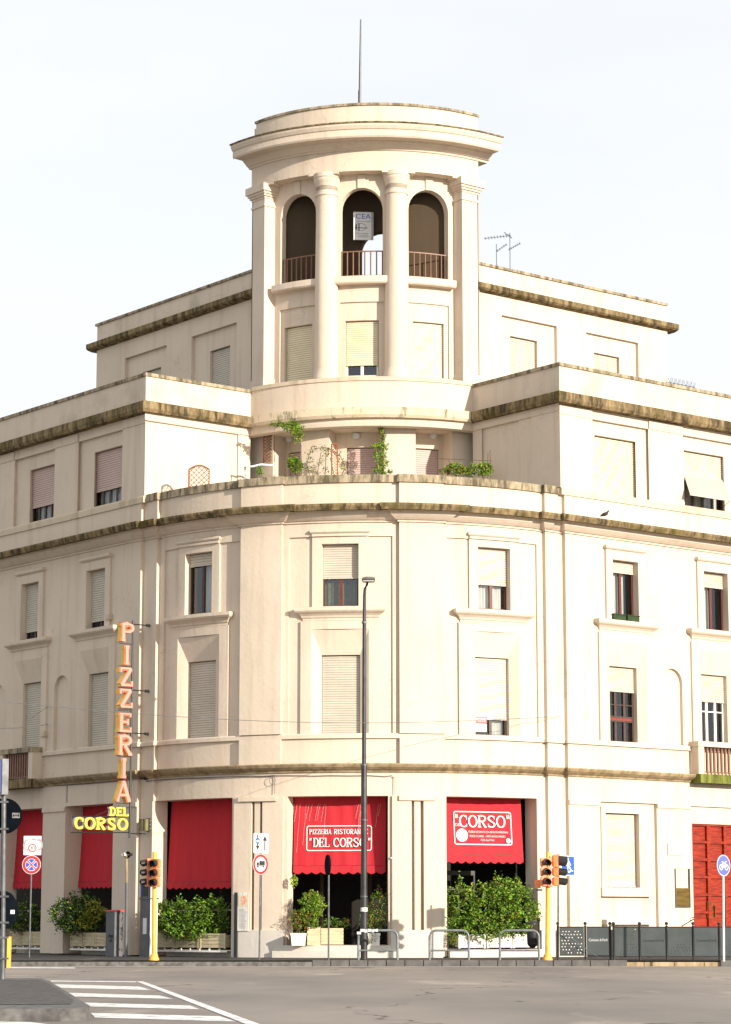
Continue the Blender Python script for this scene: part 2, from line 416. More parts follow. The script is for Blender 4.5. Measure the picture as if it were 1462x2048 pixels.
# heightfield facade: rectangles add to / open the wall; reveals are made where neighbours differ
def facade(mb, path, s0, s1, z0, z1, basef, rects, extra_s=()):
    sb = sorted({round(x, 4) for x in [s0, s1] + [r[0] for r in rects] + [r[1] for r in rects] + list(extra_s) if s0 - 1e-6 <= x <= s1 + 1e-6})
    zb = sorted({round(x, 4) for x in [z0, z1] + [r[2] for r in rects] + [r[3] for r in rects] if z0 - 1e-6 <= x <= z1 + 1e-6})
    def h(i, j):
        sm = (sb[i] + sb[i + 1]) / 2; zm = (zb[j] + zb[j + 1]) / 2
        v = basef(sm); op = None
        for r in rects:
            if r[0] < sm < r[1] and r[2] < zm < r[3]:
                if r[4] == 'add': v += r[5]
                elif r[4] == 'set': v = r[5]
                elif r[4] == 'open': op = v - r[5]
        return v, op
    G = [[h(i, j) for j in range(len(zb) - 1)] for i in range(len(sb) - 1)]
    ni, nj = len(sb) - 1, len(zb) - 1
    P = lambda s, o, z: (*path.at(s, o), z)
    for i in range(ni):
        ss = [sb[i]] + path.inner(sb[i], sb[i + 1]) + [sb[i + 1]]
        for j in range(nj):
            v, op = G[i][j]
            if op is None:
                for a, b in zip(ss, ss[1:]): mb.quad(P(a, v, zb[j]), P(b, v, zb[j]), P(b, v, zb[j + 1]), P(a, v, zb[j + 1]))
            if i + 1 < ni:
                w, oq = G[i + 1][j]; e = None
                if op is None and oq is None: e = (v, w) if abs(v - w) > 1e-5 else None
                elif op is None: e = (v, oq)
                elif oq is None: e = (w, op)
                if e and abs(e[0] - e[1]) > 1e-5:
                    s = sb[i + 1]; mb.quad(P(s, e[0], zb[j]), P(s, e[1], zb[j]), P(s, e[1], zb[j + 1]), P(s, e[0], zb[j + 1]))
            if j + 1 < nj:
                w, oq = G[i][j + 1]; e = None
                if op is None and oq is None: e = (v, w) if abs(v - w) > 1e-5 else None
                elif op is None: e = (v, oq)
                elif oq is None: e = (w, op)
                if e and abs(e[0] - e[1]) > 1e-5:
                    z = zb[j + 1]
                    for a, b in zip(ss, ss[1:]): mb.quad(P(a, e[0], z), P(b, e[0], z), P(b, e[1], z), P(a, e[1], z))
def arch_fill(mb, path, sc, r, zs, off, back, n=14, closed_back=False):
    """fills the corners above an arch of radius r springing at zs inside a square opening, with its soffit"""
    P = lambda s, o, z: (*path.at(s, o), z)
    for k in range(n):
        a, b = pi * k / n, pi * (k + 1) / n
        x1, y1, x2, y2 = sc - r * cos(a), zs + r * sin(a), sc - r * cos(b), zs + r * sin(b)
        mb.quad(P(x1, off, y1), P(x2, off, y2), P(x2, off, zs + r), P(x1, off, zs + r))
        mb.quad(P(x1, off, y1), P(x2, off, y2), P(x2, back, y2), P(x1, back, y1))

def base(s):
    m = abs(s - LA / 2)
    return 0.28 if m > LA / 2 + 0.77 else (0.14 if m > LA / 2 - 0.03 else 0.0)
PIL = ((3.92, 5.42), (LA - 5.42, LA - 3.92))
def base2(s):
    for a, b in PIL:
        if a < s < b: return 0.14
    return base(s)
SB = [-0.77, 0.03, LA - 0.03, LA + 0.77] + [x for p in PIL for x in p]
SL, SR = -14.5, LA + 14.5
def segs(f, s0=SL, s1=SR):
    c = sorted([x for x in SB if s0 < x < s1] + [s0, s1]); out = []
    for a, b in zip(c, c[1:]):
        v = f((a + b) / 2)
        if out and abs(out[-1][2] - v) < 1e-6: out[-1][1] = b
        else: out.append([a, b, v])
    return out
def band(mb, prof, f=base2, s0=SL, s1=SR, path=MAIN):
    """moulding that breaks forward with every pilaster, with mitred returns"""
    sg = segs(f, s0, s1)
    for i, (a, b, v) in enumerate(sg):
        l = sg[i - 1][2] if i else None; r = sg[i + 1][2] if i + 1 < len(sg) else None
        mb.sweep(path, prof, a, b, v, ret0=l if (l is not None and l < v) else None, ret1=r if (r is not None and r < v) else None)

BLD = empty('corner_building', (C0.x, C0.y, 0.1), 'cream plaster corner building with a rounded front and a colonnaded tower', 'building')

# ------------------------------------------------------------------ windows
BAYS = [2.05, LA / 2, LA - 2.05]
WINGW = [-3.57, -8.12, LA + 3.57, LA + 8.12]
SILLP = lambda z: [(0, z - 0.10), (0.035, z - 0.10), (0.035, z - 0.03), (0.07, z), (0.09, z + 0.06), (0.15, z + 0.12), (0.23, z + 0.17), (0.27, z + 0.22), (0.27, z + 0.33), (0, z + 0.36)]
HOODP = lambda z: [(0, z), (0.05, z), (0.07, z + 0.03), (0.13, z + 0.045), (0.175, z + 0.09), (0.175, z + 0.14), (0.13, z + 0.19), (0, z + 0.21)]
def roller(path, s0, s1, z0, z1, off, pitch=0.078, lean=None):
    mb = MB(); prof = []; z = z0
    n = max(2, int((z1 - z0) / pitch)); p = (z1 - z0) / n
    for i in range(n):
        zz = z0 + i * p; prof += [(off + 0.0, zz), (off + 0.022, zz + p * 0.14), (off + 0.018, zz + p * 0.84), (off + 0.0, zz + p * 0.9)]
    if lean: prof = [(o + lean * (1 - (z - z0) / (z1 - z0)), z) for o, z in prof]
    mb.sweep(path, prof, s0, s1, closed=False)
    o0 = prof[0][0]
    mb.pbox(path, s0, s1, o0 - 0.005, o0 + 0.03, z0 - 0.05, z0)
    for f in (0.18, 0.82):
        s = s0 + (s1 - s0) * f; mb.pbox(path, s - 0.03, s + 0.03, o0 + 0.03, o0 + 0.055, z0 - 0.06, z0 - 0.02)
    return mb
def window(path, s0, s1, z0, z1, off, shut=0.5, smat='shutter_white', fmat='wood_red', mull=1, bars=0, inner='curtain', label=None, cur=(0.1, 0.9), lean=None):
    """sash, pane, curtain and roller shutter standing at depth off"""
    mb = MB(); t = 0.06
    mb.pbox(path, s0, s0 + t, off - 0.12, off - 0.05, z0, z1); mb.pbox(path, s1 - t, s1, off - 0.12, off - 0.05, z0, z1)
    mb.pbox(path, s0 + t, s1 - t, off - 0.12, off - 0.05, z1 - t, z1); mb.pbox(path, s0 + t, s1 - t, off - 0.12, off - 0.05, z0, z0 + t)
    for k in range(mull):
        s = s0 + (s1 - s0) * (k + 1) / (mull + 1); mb.pbox(path, s - 0.055, s + 0.055, off - 0.12, off - 0.045, z0 + t, z1 - t)
    for k in range(bars):
        z = z0 + (z1 - z0) * (k + 1) / (bars + 1); mb.pbox(path, s0 + t, s1 - t, off - 0.11, off - 0.055, z - 0.02, z + 0.02)
    w = mb.build('window', fmat, BLD)
    if label: w['label'] = label
    g = MB(); g.sweep(path, [(off - 0.09, z0 + t), (off - 0.09, z1 - t)], s0 + t, s1 - t, closed=False); g.build('pane', 'glass', w)
    if inner and shut < 0.98:
        c = MB(); a, b = s0 + (s1 - s0) * cur[0], s0 + (s1 - s0) * cur[1]
        n = 16; pr = [(off - 0.22, z0), (off - 0.22, z1)]
        for k in range(n):
            q0, q1 = a + (b - a) * k / n, a + (b - a) * (k + 1) / n; d0, d1 = 0.03 * (k % 2), 0.03 * ((k + 1) % 2)
            A, B = path.at(q0, off - 0.22 - d0), path.at(q1, off - 0.22 - d1)
            c.quad((*A, z0), (*B, z0), (*B, z1), (*A, z1))
        c.build('curtain', inner, w)
    if shut > 0.02: roller(path, s0 + 0.01, s1 - 0.01, z1 - (z1 - z0) * shut + 0.05, z1 - 0.01, off - 0.02, lean=lean).build('shutter', smat, w)
    return w
def sill(win, path, sc, half, z, b0):
    mb = MB(); mb.sweep(path, SILLP(z), sc - half + 0.27, sc + half - 0.27, b0, ret0=b0, ret1=b0); mb.build('sill', 'plaster', win)
def hood(win, path, sc, half, z, b0):
    mb = MB(); mb.sweep(path, HOODP(z), sc - half + 0.17, sc + half - 0.17, b0, ret0=b0, ret1=b0); mb.build('hood', 'plaster', win)

# ------------------------------------------------------------------ middle storeys wall
wall = MB(); rects = []
sp = MB()
WIN_HALF = 0.62
UP, LOW = [], []
for c in BAYS:
    rects.append((c - 1.75, c + 1.75, 7.3, 13.87, 'add', -0.07))
for c in BAYS + WINGW:
    rects.append((c - 1.33, c + 1.33, 7.3, 11.04, 'add', 0.08))
    rects.append((c - 0.94, c + 0.94, 11.4, 13.95, 'add', 0.08))
    rects.append((c - WIN_HALF, c + WIN_HALF, 11.52, 13.62, 'open', 0.36))
    rects.append((c - 0.96, c + 0.96, 7.3, 10.76, 'open', 0.0))
NICHE = [-5.85, -10.4, LA + 5.85, LA + 10.4]
for c in NICHE: rects.append((c - 0.5, c + 0.5, 7.3, 10.0, 'open', 0.0))
facade(wall, MAIN, SL, SR, 7.3, 14.5, base2, rects, SB)
P3 = lambda s, o, z: (*MAIN.at(s, o), z)
for c in BAYS + WINGW:
    b0 = base2(c) + 0.08 - (0.07 if c in BAYS else 0); b1 = b0 - 0.22; b2 = b1 - 0.30
    x0, x1, xi, zt, zi = c - 0.96, c + 0.96, 0.66, 10.76, 9.92
    wall.quad(P3(x0, b0, 7.3), P3(c - xi, b1, 7.3), P3(c - xi, b1, zi), P3(x0, b0, zt))
    wall.quad(P3(x1, b0, 7.3), P3(c + xi, b1, 7.3), P3(c + xi, b1, zi), P3(x1, b0, zt))
    wall.quad(P3(x0, b0, zt), P3(x1, b0, zt), P3(c + xi, b1, zi), P3(c - xi, b1, zi))
    for sx in (-xi, xi): wall.quad(P3(c + sx, b1, 7.3), P3(c + sx, b2, 7.3), P3(c + sx, b2, zi), P3(c + sx, b1, zi))
    wall.quad(P3(c - xi, b1, zi), P3(c + xi, b1, zi), P3(c + xi, b2, zi), P3(c - xi, b2, zi))
for c in NICHE:                                     # shallow arched niches
    b0 = base2(c); arch_fill(wall, MAIN, c, 0.5, 9.5, b0, b0 - 0.12)
    for sx in (-0.5, 0.5): wall.quad(P3(c + sx, b0, 7.3), P3(c + sx, b0 - 0.12, 7.3), P3(c + sx, b0 - 0.12, 9.5), P3(c + sx, b0, 9.5))
    wall.quad(P3(c - 0.5, b0 - 0.12, 7.3), P3(c + 0.5, b0 - 0.12, 7.3), P3(c + 0.5, b0 - 0.12, 10.02), P3(c - 0.5, b0 - 0.12, 10.02))
wall.build('wall', 'plaster', BLD)
# windows: (centre, upper(shut, shutter, frame, inner, curtain), lower(...))
WINSPEC = {
    2.05: ((0.21, 'shutter_white', 'wood_dark', 'curtain', (0.45, 0.98), 1, 0), (1.0, 'shutter_white', 'wood_dark', None, (0, 1), 1, 0)),
    LA / 2: ((0.55, 'shutter_white', 'wood_red', 'blind_green', (0, 1), 1, 0), (1.0, 'shutter_white', 'wood_red', None, (0, 1), 1, 0)),
    LA - 2.05: ((0.60, 'shutter_white', 'wood_red', 'curtain', (0.05, 0.9), 1, 0), (0.79, 'shutter_white', 'wood_dark', 'curtain', (0.5, 0.95), 1, 0)),
    -3.57: ((0.88, 'shutter_white', 'wood_dark', None, (0, 1), 1, 0), (1.0, 'shutter_white', 'wood_dark', None, (0, 1), 1, 0)),
    -8.12: ((0.86, 'shutter_white', 'wood_dark', None, (0, 1), 1, 0), (1.0, 'shutter_white', 'wood_dark', None, (0, 1), 1, 0)),
    LA + 3.57: ((0.20, 'shutter_white', 'wood_red', 'curtain', (0.15, 0.75), 1, 0), (0.33, 'shutter_white', 'wood_dark', None, (0, 1), 2, 1)),
    LA + 8.12: ((0.26, 'shutter_white', 'wood_red', 'curtain', (0.0, 0.6), 1, 0), (0.37, 'shutter_white', 'wood_white', None, (0, 1), 2, 1)),
}
for c, (u, l) in WINSPEC.items():
    b0 = base2(c) - (0.05 if c in BAYS else 0)
    w = window(MAIN, c - WIN_HALF, c + WIN_HALF, 11.52, 13.62, b0 + 0.06 - 0.22, u[0], u[1], u[2], u[5], u[6], u[3], cur=u[4])
    sill(w, MAIN, c, 1.50, 11.15, b0 + 0.0); hood(w, MAIN, c, 1.0, 13.92, b0 + 0.0)
    window(MAIN, c - 0.655, c + 0.655, 7.3, 9.915, b0 + 0.06 - 0.22 - 0.12, l[0], l[1], l[2], l[5], l[6], l[3], cur=l[4])
# ledge, plain band, cornice over the ground floor
b = MB(); b1_ = MB()
BAL_L = pick(63.6, 1508, 0.78, 'L')[0]; BAL_R = pick(1397, 1500, 0.71, 'R')[0]
facade(b, MAIN, SL, SR, 6.30, 7.14, base2, [(c - 0.02, c, 6.3, 7.14, 'add', 0) for c in ()], SB)
band(b, [(-0.3, 7.14), (0.09, 7.14), (0.09, 7.26), (0.07, 7.30), (-0.3, 7.32)], f=lambda s: base(s))
b.build('string_course', 'plaster', BLD)
c_ = MB(); band(c_, [(-0.2, 6.03), (0.06, 6.03), (0.08, 6.08), (0.16, 6.12), (0.26, 6.19), (0.31, 6.27), (0.31, 6.30), (0.0, 6.33), (-0.2, 6.33)], f=base)
c_.build('lower_cornice', 'gutter', BLD)
# main cornice
c_ = MB(); band(c_, [(-0.2, 14.33), (0.06, 14.33), (0.06, 14.39), (0.12, 14.40), (0.20, 14.46), (0.30, 14.55), (0.33, 14.62), (0.33, 14.66), (0.60, 14.69), (-0.2, 14.69)])
c_.build('bed_moulding', 'plaster', BLD)
c_ = MB(); band(c_, [(-0.2, 14.66), (0.57, 14.67), (0.60, 14.66), (0.66, 14.80), (0.66, 14.87), (0.05, 14.98), (-0.2, 14.98)])
c_.build('cornice', 'moss', BLD)
b = MB(); facade(b, MAIN, SL, SR, 14.9, 15.70, base2, [], SB)
b.build('parapet', 'plaster', BLD)
c_ = MB(); band(c_, [(-0.32, 15.68), (0.07, 15.68), (0.07, 15.94), (-0.32, 15.96)], s0=-0.60, s1=LA + 0.60)
b = MB(); facade(b, MAIN, -0.6, LA + 0.6, 15.0, 15.7, lambda s: -0.3, []); b.build('parapet_back', 'plaster', BLD)
c_.build('coping', 'cap', BLD)
c_ = MB(); band(c_, [(-0.2, 15.66), (0.05, 15.66), (0.05, 15.86), (0.0, 15.93), (-0.2, 15.93)], f=lambda s: 0.28, s0=SL, s1=-0.601)
band(c_, [(-0.2, 15.66), (0.05, 15.66), (0.05, 15.86), (0.0, 15.93), (-0.2, 15.93)], f=lambda s: 0.28, s0=LA + 0.601, s1=SR)
split_build(c_, 'sill_course', 'ledge', BLD)

# ------------------------------------------------------------------ ground floor
gw = MB(); ZB, ZO = 0.08, 5.26
GOPEN = [(-0.02, 3.60, 0.62), (5.62, 8.98, 0.62), (LA - 3.60 - 0.25, LA - 0.42, 0.62), (-5.41, -2.26, 0.74), (-9.95, -6.95, 0.74)]
gr = []
for a, b_, d in GOPEN: gr.append((a, b_, ZB, ZO, 'open', d))
for a, b_ in ((3.72, 5.50), (9.10, 10.70)):         # pilasters made of two strips with a sunk strip between
    gr.append((a, b_, ZB, ZO, 'add', 0.10))
    m = a + 0.86 if a < 5 else a + 0.83
    gr.append((m - 0.20, m + 0.20, 0.93, 5.10, 'add', -0.25)); gr.append((m - 0.10, m + 0.10, 0.93, 5.10, 'add', 0.21))
    gr.append((a - 0.02, b_ + 0.02, ZB, 0.93, 'add', 0.05))
    gr.append((a + 0.2, b_ - 0.2, 5.10, ZO, 'add', 0.05))
RD0, RD1 = LA + 6.66, LA + 9.3
gr += [(LA + 0.0, LA + 0.35, 0.93, 4.9, 'add', 0.0)]
gr += [(LA + 2.2, LA + 4.95, ZB, 5.23, 'add', -0.12), (LA + 2.35, LA + 4.65, 2.3, 5.08, 'add', 0.05), (LA + 2.55, LA + 4.15, 2.34, 4.86, 'open', 0.35)]
gr += [(LA + 6.6, LA + 10.2, ZB, 5.20, 'add', -0.10), (RD0 + 0.12, RD1, ZB, 4.60, 'open', 0.18)]
gr += [(LA + 5.80, LA + 6.50, 1.72, 3.02, 'add', -0.03)]
facade(gw, MAIN, SL, SR, ZB, 6.03, base, gr, SB)
gw.build('wall', 'plaster', BLD)
cb = MB()
for a, b_ in ((3.92, 5.28), (9.32, 10.5)): cb.pbox(MAIN, a, b_, 0.10, 0.175, 5.11, 5.25)
for a, b_ in ((LA + 0.77, LA + 2.2), (LA + 4.95, LA + 6.6), (-2.2, -0.77), (-6.95, -5.41), (-11.4, -9.95)): cb.pbox(MAIN, a - 0.0, b_, 0.27, 0.335, 5.09, 5.24)
split_build(cb, 'capital_band', 'plaster', BLD)
pl = MB()
for a, b_ in ((3.70, 5.56), (9.04, 10.74)): pl.pbox(MAIN, a, b_, -0.1, 0.165, 0.02, 0.92)
pl.pbox(MAIN, 14.35, LA + 0.2, 0.02, 0.17, 0.02, 0.92); pl.pbox(MAIN, LA + 0.2, LA + 1.6, 0.2, 0.31, 0.02, 0.92)
split_build(pl, 'plinth', 'stone', BLD)
st = MB()
st.pbox(MAIN, 5.25, 9.25, -4, 0.34, 0.0, 0.26); st.pbox(MAIN, 5.45, 9.1, -4, 0.16, 0.26, 0.44)
st.pbox(MAIN, 10.95, 14.3, -4, 0.22, 0.0, 0.30)
split_build(st, 'entrance_step', 'stone', BLD)
fl = MB(); fl.pbox(MAIN, SL, SR, -4.3, -0.5, 0.0, 0.22); fl.build('floor', 'stone', BLD)
# restaurant interior seen below the awnings
ib = MB(); ib.sweep(MAIN, [(-4.0, 0), (-4.0, 6.0)], SL - 14, SR, closed=False)
ib.sweep(MAIN, [(-4.0, 5.6), (-0.7, 5.6)], SL, SR, closed=False)
ib.sweep(MAIN, [(-1.35, 6.0), (-1.35, 14.6)], SL, SR, closed=False)
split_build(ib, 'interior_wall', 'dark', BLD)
door_m = MB()
for s in (11.0, 11.9, 12.8, 13.7):
    door_m.pbox(MAIN, s, s + 0.08, -2.9, -2.84, 0.3, 2.75)
door_m.pbox(MAIN, 11.0, 13.78, -2.9, -2.84, 2.75, 2.9); door_m.pbox(MAIN, 11.0, 13.78, -2.9, -2.84, 2.25, 2.3)
door_m.build('glazed_partition', 'kerb', BLD)
lo = MB()
for s in (6.2, 8.3): lo.pbox(MAIN, s, s + 0.14, -2.2, -2.1, 0.3, 2.9)
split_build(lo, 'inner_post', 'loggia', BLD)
# low parapet rails behind the planters
rl = MB()
for a, b_ in ((-5.41, -2.26), (-9.95, -6.95), (0.0, 3.6)):
    o = -0.75 + base((a + b_) / 2); rl.pbox(MAIN, a, b_, o, o + 0.04, 1.55, 1.60)
split_build(rl, 'inner_rail', 'shutter_white', BLD)
# right wing shuttered window, bench stone, door
c = LA + 3.35
w = window(MAIN, LA + 2.60, LA + 4.10, 2.36, 4.84, -0.12 + 0.28 + 0.05 - 0.18, 1.0, 'shutter_pale', 'wood_white', 1, 0, None)
mb = MB(); mb.pbox(MAIN, LA + 2.20, LA + 4.62, 0.1, 0.36, 2.04, 2.33); mb.build('sill', 'plaster', w)
mb = MB(); mb.pbox(MAIN, LA + 2.35, LA + 4.6, 0.1, 0.40, 1.10, 1.27); mb.pbox(MAIN, LA + 2.4, LA + 2.55, 0.1, 0.38, 0.1, 1.10); split_build(mb, 'stone_shelf', 'stone', BLD)
db = base(RD0) - 0.10
dr = MB(); dr.pbox(MAIN, RD0 + 0.12, RD1, db - 0.2, db - 0.12, 0.1, 4.6)
dw = (RD1 - RD0 - 0.12); ncol = 4
door = dr.build('door', 'door', BLD)
fr = MB(); cols = [RD0 + 0.12, RD0 + 0.12 + 0.86, RD0 + 0.12 + 1.72, RD1]
for s in cols: fr.pbox(MAIN, max(RD0 + 0.12, s - 0.075), min(RD1, s + 0.075), db - 0.12, db - 0.03, 0.1, 4.6)
zz = 0.3; k = 0
while zz < 4.6:
    for a, b_ in zip(cols, cols[1:]): fr.pbox(MAIN, a + 0.075, b_ - 0.075, db - 0.12, db - 0.04, zz - 0.045, zz + 0.045)
    zz += 0.61
fr.build('door_frame', 'door', door)
hd = MB(); s = cols[1] + 0.2; hd.pbox(MAIN, s, s + 0.03, db - 0.06, db + 0.02, 1.35, 1.75); hd.pbox(MAIN, s - 0.3, s - 0.02, db - 0.068, db - 0.06, 1.30, 1.9); hd.build('handle', 'brass', door)

# balconies on the first floor
def balcony(side, s0, s1, prot):
    w0 = 0.28; b = MB()
    e = min(s0, s1); f = max(s0, s1)
    b.pbox(MAIN, e, f, w0 - 0.1, w0 + prot + 0.08, 6.0, 6.31)
    o = b.build('balcony', 'moss_green' if side == 'R' else 'moss', BLD)
    r = MB(); sg = 1 if side == 'R' else -1
    def bx(a, c, o0, o1, z0, z1): r.pbox(MAIN, min(a, c), max(a, c), o0, o1, z0, z1)
    bx(s0, s0 + sg * 0.28, w0 - 0.05, w0 + prot, 6.31, 7.28)
    bx(s1 - sg * 0.28, s1, w0 - 0.05, w0 + prot, 6.31, 7.28)
    split_build(r, 'pier', 'plaster', o)
    t = MB(); t.pbox(MAIN, e - 0.03, f + 0.03, w0 - 0.05, w0 + prot + 0.03, 7.28, 7.46); t.build('rail_cap', 'cap' if side == 'L' else 'plaster', o)
    p = MB(); n = 11; a, c = s0 + sg * 0.28, s1 - sg * 0.28
    for k in range(n):
        s = a + (c - a) * (k + 0.5) / n; p.pbox(MAIN, s - 0.035, s + 0.035, w0 + prot - 0.16, w0 + prot - 0.10, 6.36, 7.28)
    p.pbox(MAIN, min(a, c), max(a, c), w0 + prot - 0.15, w0 + prot - 0.11, 6.38, 6.42)
    p.build('railing', 'brown_metal', o)
balcony('L', BAL_L, BAL_L - 2.4, 0.48); balcony('R', BAL_R, BAL_R + 2.6, 0.43)

# ------------------------------------------------------------------ fourth storey: two end blocks and the recessed round part
TC = 0.60
PLc = C0 - U * (R0 + 0.28) + V * TC; PRc = C0 - V * (R0 + 0.28) + U * TC
RS = 6.60
bL = (PLc - CT).dot(V); angL = math.degrees(math.asin(min(1, -bL / RS)))
bR = (PRc - CT).dot(U); angR = 90 - math.degrees(math.asin(min(1, -bR / RS)))
arcp = arc_pts(CT, RS, angL, angR)
P4 = Path([PLc + V * 14] + [PLc] + arcp + [PRc, PRc + U * 14], 0.0)
sLc = 14.0; sLi = P4.s[2]; sRi = P4.s[-3]; sRc = P4.s[-2]; sEnd = P4.s[-1]
# map MAIN-style s of the wings to this path: left s -> sLc + (s + TC) ; right s -> sRc + (s - LA - TC)
l4 = lambda s: sLc + (s + TC); r4 = lambda s: sRc + (s - LA - TC)
f4 = MB(); q = []
WL4 = [(-4.0, -2.13), (-8.55, -6.72)]; WR4 = [(LA + 2.25, LA + 4.28), (LA + 6.75, LA + 8.85)]
for a, b_ in WL4: q += [(l4(a - 1.02), l4(b_ + 0.06), 15.9, 18.5, 'add', -0.13), (l4(a), l4(b_), 15.95, 17.98, 'open', 0.25)]
for a, b_ in WR4: q += [(r4(a - 0.1), r4(b_ + 0.62), 15.9, 18.5, 'add', -0.13), (r4(a), r4(b_), 15.95, 17.99, 'open', 0.25)]
q += [(sLi - 0.55, sLi - 0.0, 15.9, 18.6, 'add', 0.05), (sRi + 0.0, sRi + 0.5, 15.9, 18.6, 'add', 0.05), (sRc - 2.1, sRc - 1.45, 15.9, 18.6, 'add', 0.05), (sRc - 1.45, sRc, 15.9, 18.6, 'add', 0.08)]
facade(f4, P4, 0, sLi, 15.92, 18.9, lambda s: 0, q, [sLc])
facade(f4, P4, sRi, sEnd, 15.92, 18.9, lambda s: 0, q, [sRc])
split_build(f4, 'wall', 'plaster', BLD)
for i, (a, b_) in enumerate(WL4): window(P4, l4(a) + 0.01, l4(b_) - 0.01, 15.95, 17.97, -0.13 - 0.14, 0.72, 'shutter_pink', 'wood_dark', 3, 0, 'curtain')
a, b_ = WR4[0]; window(P4, r4(a) + 0.01, r4(b_) - 0.01, 15.95, 17.98, -0.13 - 0.14, 1.0, 'shutter_pale', 'wood_dark', 2, 0, None)
a, b_ = WR4[1]; w = window(P4, r4(a) + 0.01, r4(b_) - 0.01, 15.95, 17.98, -0.13 - 0.14, 0.42, 'shutter_white', 'wood_dark', 3, 0, 'curtain')
mb = roller(P4, r4(a) + 0.02, r4(b_) - 0.02, 16.28, 17.14, -0.25, lean=0.62); mb.build('tilted_shutter', 'shutter_white', w)
mb = MB()
for s in (r4(a) + 0.05, r4(b_) - 0.05):
    A = P4.at(s, -0.2); B = P4.at(s, 0.36); mb.tube([(*A, 16.1), (*B, 16.27)], 0.012, 6)
mb.build('stay_arm', 'steel', w)
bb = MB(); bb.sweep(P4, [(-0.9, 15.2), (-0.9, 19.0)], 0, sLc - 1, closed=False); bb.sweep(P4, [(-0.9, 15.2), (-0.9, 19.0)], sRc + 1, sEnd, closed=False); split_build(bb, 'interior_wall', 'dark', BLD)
# cap band of pilasters
mb = MB()
for a, b_ in ((-2.05, -0.6), (-6.70, -5.05), (-11.3, -9.6)): mb.sweep(P4, [(-.05, 18.5), (0.03, 18.5), (0.05, 18.62), (0.05, 18.80), (-.05, 18.80)], l4(a), l4(b_))
for a, b_ in ((LA + 0.6, LA + 2.15), (LA + 4.93, LA + 6.64), (LA + 9.4, LA + 11)): mb.sweep(P4, [(-.05, 18.5), (0.03, 18.5), (0.05, 18.62), (0.05, 18.80), (-.05, 18.80)], r4(a), r4(b_))
mb.sweep(P4, [(-.2, 18.56), (0.10, 18.58), (0.13, 18.70), (0.13, 18.88), (-.2, 18.88)], sLc + 0.02, sRc - 0.02)
split_build(mb, 'cap_band', 'plaster', BLD)
mb = MB(); mb.sweep(P4, [(-.3, 18.84), (0.30, 18.84), (0.36, 18.96), (0.36, 19.20), (0.05, 19.30), (-.3, 19.30)], 0, sLi); mb.sweep(P4, [(-.3, 18.84), (0.30, 18.84), (0.36, 18.96), (0.36, 19.20), (0.05, 19.30), (-.3, 19.30)], sRi, sEnd)
split_build(mb, 'cornice', 'moss', BLD)
mb = MB(); mb.sweep(P4, [(-.3, 18.84), (0.28, 18.85), (0.34, 18.95), (0.34, 19.22), (0.05, 19.28), (-.3, 19.28)], sLi, sRi); mb.build('terrace_slab', 'slab_drip', BLD)
mb = MB(); mb.sweep(P4, [(-.25, 19.2), (0.02, 19.2), (0.02, 20.18), (-.25, 20.18)], 0, sLi); mb.sweep(P4, [(-.25, 19.2), (0.02, 19.2), (0.02, 20.18), (-.25, 20.18)], sRi, sEnd); split_build(mb, 'parapet', 'parapet', BLD)
mb = MB(); mb.sweep(P4, [(-.25, 19.2), (0.02, 19.2), (0.02, 20.24), (-.25, 20.24)], sLi, sRi); split_build(mb, 'parapet', 'plaster', BLD)
mb = MB(); mb.sweep(P4, [(-.3, 20.18), (0.07, 20.18), (0.07, 20.30), (-.3, 20.32)], 0, sLi); mb.sweep(P4, [(-.3, 20.18), (0.07, 20.18), (0.07, 20.30), (-.3, 20.32)], sRi, sEnd); split_build(mb, 'coping', 'cap', BLD)
mb = MB(); mb.sweep(P4, [(-.3, 20.24), (0.06, 20.24), (0.06, 20.38), (-.3, 20.40)], sLi, sRi); split_build(mb, 'coping', 'ledge', BLD)
# terrace floor and roofs
def slab(name, pts, z0, z1, mat):
    mb = MB(); n = len(pts); vs = [(p.x, p.y, z0) for p in pts] + [(p.x, p.y, z1) for p in pts]
    mb.add(vs, [tuple(range(n)), tuple(range(n, 2 * n))] + [(i, (i + 1) % n, n + (i + 1) % n, n + i) for i in range(n)]); return mb.build(name, mat, BLD)
slab('terrace_floor', [MAIN.at(s, -0.31) for s in [-14] + MAIN.inner(-14, LA + 14) + [LA + 14]], 15.0, 15.2, 'stone')
slab('roof', [P4.at(s, -0.31) for s in [0.1] + P4.inner(0.1, sEnd - .1) + [sEnd - .1]], 19.25, 19.45, 'kerb')
# recessed round wall of the terrace storey: piers and door bays
RW = 6.15; PW = Path(arc_pts(CT, RW, -6, 96), -6 * pi / 180 * RW); ws = lambda d: radians(d) * RW
tw = MB(); bays4 = [(13.5, 24.7), (35.0, 53.6), (64.2, 77.3)]; doors4 = [(14.5, 24.4), (39.5, 51.6), (65.6, 76.0)]
q = []
for (a, b_), (c1, c2) in zip(bays4, doors4):
    q += [(ws(a), ws(b_), 15.2, 18.60, 'add', -0.75), (ws(c1), ws(c2), 15.2, 18.06, 'open', 0.22)]
facade(tw, PW, ws(-6), ws(96), 15.2, 18.9, lambda s: 0, q)
tw.build('wall', 'plaster', BLD)
for (c1, c2) in doors4: window(PW, ws(c1) + 0.01, ws(c2) - 0.01, 15.25, 18.05, -0.75 - 0.12, 1.0, 'shutter_pink', 'wood_dark', 1, 0, None)

